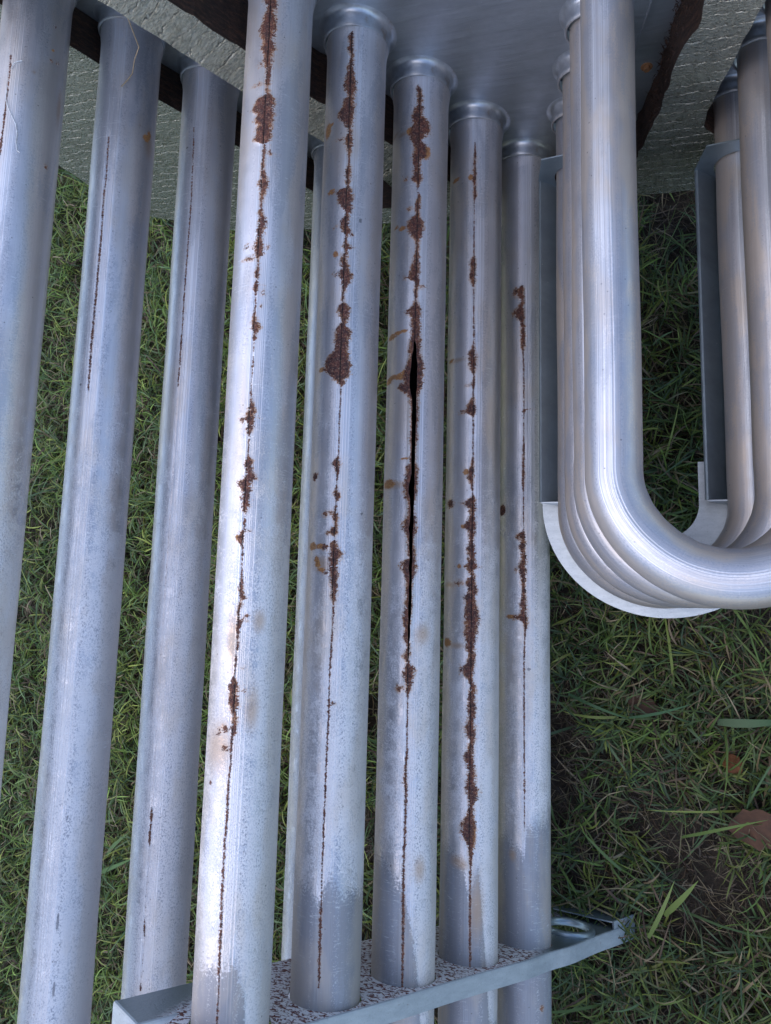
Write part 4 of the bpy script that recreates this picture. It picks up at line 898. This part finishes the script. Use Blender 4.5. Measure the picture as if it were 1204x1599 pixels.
# ------------------------------------------------------------ grass
def value_noise(x, y, sc, seed):
    r = np.random.default_rng(seed); n = 64
    g = r.random((n, n)); x = (x / sc) % n; y = (y / sc) % n
    i = x.astype(int); j = y.astype(int); fx = x - i; fy = y - j
    fx = fx * fx * (3 - 2 * fx); fy = fy * fy * (3 - 2 * fy)
    a = g[i % n, j % n]; b = g[(i + 1) % n, j % n]; c = g[i % n, (j + 1) % n]; d = g[(i + 1) % n, (j + 1) % n]
    return a + (b - a) * fx + (c - a) * fy + (a - b - c + d) * fx * fy
def blades(root, az, length, width, rise, droop, colr, seg=4, name='grass', z0=None, kink=0.3):
    """curved tapering blades as one mesh. arrays in inches"""
    n = len(az)
    t = np.linspace(0, 1, seg + 1)
    x = np.repeat(root[:, 0:1], seg + 1, 1); y = np.repeat(root[:, 1:2], seg + 1, 1); z = np.repeat(root[:, 2:3], seg + 1, 1)
    el = rise[:, None] - droop[:, None] * t[None, :]
    azz = az[:, None] + (RNG.random(n)[:, None] - .5) * kink * 4 * t[None, :]
    st = length[:, None] / seg
    dxs = np.cos(el) * np.cos(azz) * st; dys = np.cos(el) * np.sin(azz) * st; dzs = np.sin(el) * st
    x[:, 1:] += np.cumsum(dxs[:, :-1], 1); y[:, 1:] += np.cumsum(dys[:, :-1], 1); z[:, 1:] += np.cumsum(dzs[:, :-1], 1)
    z = np.maximum(z, soil_h(x, y) + 0.03)
    wprof = np.array([0.75, 1.0, 0.9, 0.62, 0.05]) if seg == 4 else np.interp(t, [0, .3, .7, 1], [.7, 1, .7, .05])
    w = width[:, None] * wprof[None, :] * .5
    tw = RNG.uniform(-.9, .9, n)[:, None]
    sx = -np.sin(azz) * w * np.cos(tw); sy = np.cos(azz) * w * np.cos(tw); sz = w * np.sin(tw)
    A = np.stack([x - sx, y - sy, z - sz], -1); B = np.stack([x + sx, y + sy, z + sz], -1)
    V = np.stack([A, B], 2).reshape(-1, 3) * S
    k = (np.arange(n)[:, None] * (2 * (seg + 1)) + 2 * np.arange(seg)[None, :])
    F = np.stack([k, k + 1, k + 3, k + 2], -1).reshape(-1, 4)
    Cc = np.repeat(colr[:, None, :], 2 * (seg + 1), 1)
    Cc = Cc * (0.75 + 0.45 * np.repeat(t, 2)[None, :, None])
    return V, F, Cc.reshape(-1, 3)
def join(parts, name, mat, label, cat):
    Vs, Fs, Cs, o = [], [], [], 0
    for V, F, C_ in parts:
        Vs.append(V); Fs.append(F + o); Cs.append(C_); o += len(V)
    V = np.concatenate(Vs); F = np.concatenate(Fs); Cc = np.concatenate(Cs)
    me = bpy.data.meshes.new(name)
    me.vertices.add(len(V)); me.vertices.foreach_set('co', V.ravel())
    me.loops.add(F.size); me.loops.foreach_set('vertex_index', F.ravel().astype(np.int32))
    me.polygons.add(len(F)); me.polygons.foreach_set('loop_start', np.arange(0, F.size, 4, dtype=np.int32))
    me.polygons.foreach_set('loop_total', np.full(len(F), 4, dtype=np.int32))
    me.update(calc_edges=True)
    ca = me.color_attributes.new('tint', 'FLOAT_COLOR', 'POINT')
    ca.data.foreach_set('color', np.concatenate([Cc, np.ones((len(Cc), 1))], 1).ravel())
    me.polygons.foreach_set('use_smooth', np.ones(len(F), bool))
    me.materials.append(mat)
    ob = bpy.data.objects.new(name, me); COL.objects.link(ob)
    ob['kind'] = 'stuff'; ob['label'] = label; ob['category'] = cat
    return ob
AR = (-54, 18, -32, 46)            # x0,x1,y0,y1 of the planted patch
def pts(n):
    return RNG.uniform(AR[0], AR[1], n), RNG.uniform(AR[2], AR[3], n)
green = np.array([[.078, .125, .026], [.105, .165, .032], [.055, .092, .030], [.150, .180, .036], [.062, .105, .042]])
straw = np.array([[.21, .155, .085], [.13, .085, .050], [.30, .24, .15], [.085, .050, .030], [.17, .15, .07]])
parts = []
# dead thatch lying flat
n = 120000
x, y = pts(n)
keep = RNG.random(n) < (0.55 + 0.8 * value_noise(x, y, 6.0, 3)); x, y = x[keep], y[keep]; n = len(x)
cc = straw[RNG.integers(0, 5, n)] * RNG.uniform(.15, .75, (n, 1))  # low layer darkened, shade of the turf hollows put into its colour
parts.append(blades(np.stack([x, y, soil_h(x, y) + RNG.uniform(0, .75, n)], -1), RNG.uniform(0, 2 * PI, n), RNG.uniform(.3, 1.4, n), RNG.uniform(.025, .07, n),
                    RNG.uniform(-.1, .5, n), RNG.uniform(0, .9, n), cc, seg=2, kink=.5))
# tufts of living blades radiating from nodes of creeping stems
nt = 30000
x, y = pts(nt)
dn = value_noise(x, y, 5.0, 5) * .6 + value_noise(x, y, 1.8, 6) * .4
lush = np.clip((-6 - x) / 10, 0, 1) * .30 + np.clip((y - 2) / 14, 0, 1) * .06
keep = (dn + lush) > 0.30 + RNG.random(nt) * .20
x, y = x[keep], y[keep]; nt = len(x)
k = 6
rx = np.repeat(x, k) + RNG.normal(0, .14, nt * k); ry = np.repeat(y, k) + RNG.normal(0, .14, nt * k)
n = nt * k
hgt = np.repeat(RNG.uniform(.05, 1.35, nt), k)

base_c = np.repeat(green[RNG.integers(0, 5, nt)] * RNG.uniform(.75, 1.5, (nt, 1)) * (.85 + .6 * np.clip((-8 - x) / 12, 0, 1))[:, None], k, 0) * RNG.uniform(.8, 1.25, (n, 1))  # blades farther left coloured brighter, painting in the light from that side
base_c = base_c * (.8 + .35 * RNG.random((n, 1)))
dead = RNG.random(n) < .18
base_c[dead] = straw[RNG.integers(0, 5, dead.sum())]
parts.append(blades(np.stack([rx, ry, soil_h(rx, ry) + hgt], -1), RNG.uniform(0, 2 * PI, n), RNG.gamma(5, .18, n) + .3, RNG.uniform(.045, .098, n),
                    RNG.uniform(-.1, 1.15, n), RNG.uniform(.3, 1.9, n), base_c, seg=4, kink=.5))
# longer arching blades on top
n = 650
x, y = pts(n)
cc = green[RNG.integers(0, 5, n)] * RNG.uniform(1.0, 1.5, (n, 1))
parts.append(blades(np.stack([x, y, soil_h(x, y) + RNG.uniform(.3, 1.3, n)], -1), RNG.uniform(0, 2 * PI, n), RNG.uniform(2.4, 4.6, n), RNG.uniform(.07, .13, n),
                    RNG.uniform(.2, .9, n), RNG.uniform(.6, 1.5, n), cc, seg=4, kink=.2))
# loose dead stalks caught on top of the turf, thicker on the shaded right side
n = 30000
x, y = pts(n)
keep = RNG.random(n) < np.clip(.12 + .75 * value_noise(x, y, 4.0, 9) * np.clip((x + 16) / 14, .25, 1), 0, 1); x, y = x[keep], y[keep]; n = len(x)
cc = straw[RNG.integers(0, 5, n)] * RNG.uniform(.45, 1.15, (n, 1))
parts.append(blades(np.stack([x, y, soil_h(x, y) + RNG.uniform(.4, 1.5, n)], -1), RNG.uniform(0, 2 * PI, n), RNG.uniform(.3, 1.6, n), RNG.uniform(.025, .06, n),
                    RNG.uniform(-.3, .5, n), RNG.uniform(0, 1.2, n), cc, seg=2, kink=.5))
# a few broad blades where the photograph has them
bx = np.array([[-29.6, -14.9, 1.6], [-29.3, -14.0, 1.5], [1.1, -4.3, 1.5], [-4.6, -3.6, 1.8], [-2.2, -4.4, 1.7], [-1.6, -12.6, 2.0], [-1.0, -11.6, 2.2], [-2.6, -10.4, 1.6]])
nb = len(bx)
parts.append(blades(bx, np.array([.45, .8, .05, -.35, .25, 1.15, .9, 2.4]), np.array([2.8, 2.4, 2.6, 2.6, 2.6, 2.6, 2.0, 2.2]), np.array([.24, .20, .34, .13, .15, .16, .22, .13]),
                    np.full(nb, .35), np.full(nb, .7), np.array([[.09, .18, .045]] * 2 + [[.05, .115, .042]] * 3 + [[.15, .22, .05]] * 2 + [[.08, .15, .04]]), seg=4, kink=.1))
join(parts, 'grass', M_BLADE, 'short creeping green grass with dead brown thatch on dark soil', 'grass')

# ------------------------------------------------------------ fallen leaves and stray stalks
def leaf(px, py, pz, rz, ln, wd, colr, label, curl=.25):
    V, F = [], []
    nu, nv = 10, 6
    for i in range(nu + 1):
        t = i / nu
        w = wd * math.sin(PI * min(1, t * .95 + .04)) ** .8 * (1 + .12 * math.sin(i * 2.3))
        for j in range(nv + 1):
            s_ = j / nv * 2 - 1
            V.append((s_ * w * S, (t - .5) * ln * S, (curl * s_ * s_ * w + .12 * math.sin(t * 5) + .03 * math.sin(j * 3 + i)) * S))
    for i in range(nu):
        for j in range(nv):
            a = i * (nv + 1) + j
            F.append((a, a + 1, a + nv + 2, a + nv + 1))
    o = add_top('fallen_leaf', V, F, mat_simple('dead_leaf', colr, .75, 0, .35, 90.0), label=label, cat='leaf', smooth=True)
    o.location = W((px, py, pz)); o.rotation_euler = (random.uniform(-.2, .2), random.uniform(-.25, .25), rz)
    return o
LEAVES = True
leaf(2.35, -8.1, -31.75, 1.9, 2.1, .8, (.060, .024, .010), 'large dark brown dead leaf in the grass near the right edge', .3)
leaf(1.6, -5.9, -31.9, .6, .9, .35, (.12, .040, .010), 'small orange-brown leaf scrap lying above the large dark leaf')
leaf(-1.7, -3.9, -31.9, 1.2, 1.5, .4, (.048, .020, .009), 'dark curled leaf in the bare patch below the U-bends')
def strand(name, pts_, r, mat, label, cat):
    V, F = [], []
    P = [Vector(W(p)) for p in pts_]
    c = P[0].copy()
    for i, p in enumerate(P):
        t = (P[min(i + 1, len(P) - 1)] - P[max(i - 1, 0)]).normalized()
        a = t.cross(Vector((0, 0, 1))).normalized(); b = t.cross(a)
        for j in range(5):
            q = p - c + (a * math.cos(2 * PI * j / 5) + b * math.sin(2 * PI * j / 5)) * r * S
            V.append(q[:])
    for i in range(len(P) - 1):
        for j in range(5): F.append((5 * i + j, 5 * i + (j + 1) % 5, 5 * i + 5 + (j + 1) % 5, 5 * i + 5 + j))
    o = add_top(name, V, F, mat, label=label, cat=cat, smooth=True)
    o.location = c
    return o
M_STRAW = mat_simple('dry_straw', (.50, .36, .22), .7)
M_THREAD = mat_simple('white_fibre', (.72, .74, .76), .6)
strand('stray_fibre', [(-18.483,15.132,-13.362),(-18.471,14.813,-13.365),(-18.384,14.536,-13.393),(-18.253,14.249,-13.454),(-18.14,13.996,-13.526),(-18.09,13.695,-13.564),(-18.101,13.442,-13.556),(-18.056,13.164,-13.594),(-18.002,13.122,-13.646)], .012, M_THREAD, 'long wavy white fibre stuck to the leftmost tube', 'fibre')
strand('stray_fibre', [(-18.408,15.81,-13.385),(-18.347,15.981,-13.408),(-18.248,16.053,-13.457),(-18.14,16.096,-13.525)], .012, M_THREAD, 'short curled white fibre near the top of the leftmost tube', 'fibre')
strand('straw_stalk', [(-16.852,16.88,-16.22),(-16.721,17.155,-16.33),(-16.60,17.42,-16.40),(-16.40,17.75,-16.25),(-16.1,18.0,-16.1),(-15.9,17.98,-15.7),(-15.6,17.96,-15.1),(-15.3,17.9,-14.3)], .018, M_STRAW, 'thin pale dry stalk across the second left tube and the foil strip', 'straw')
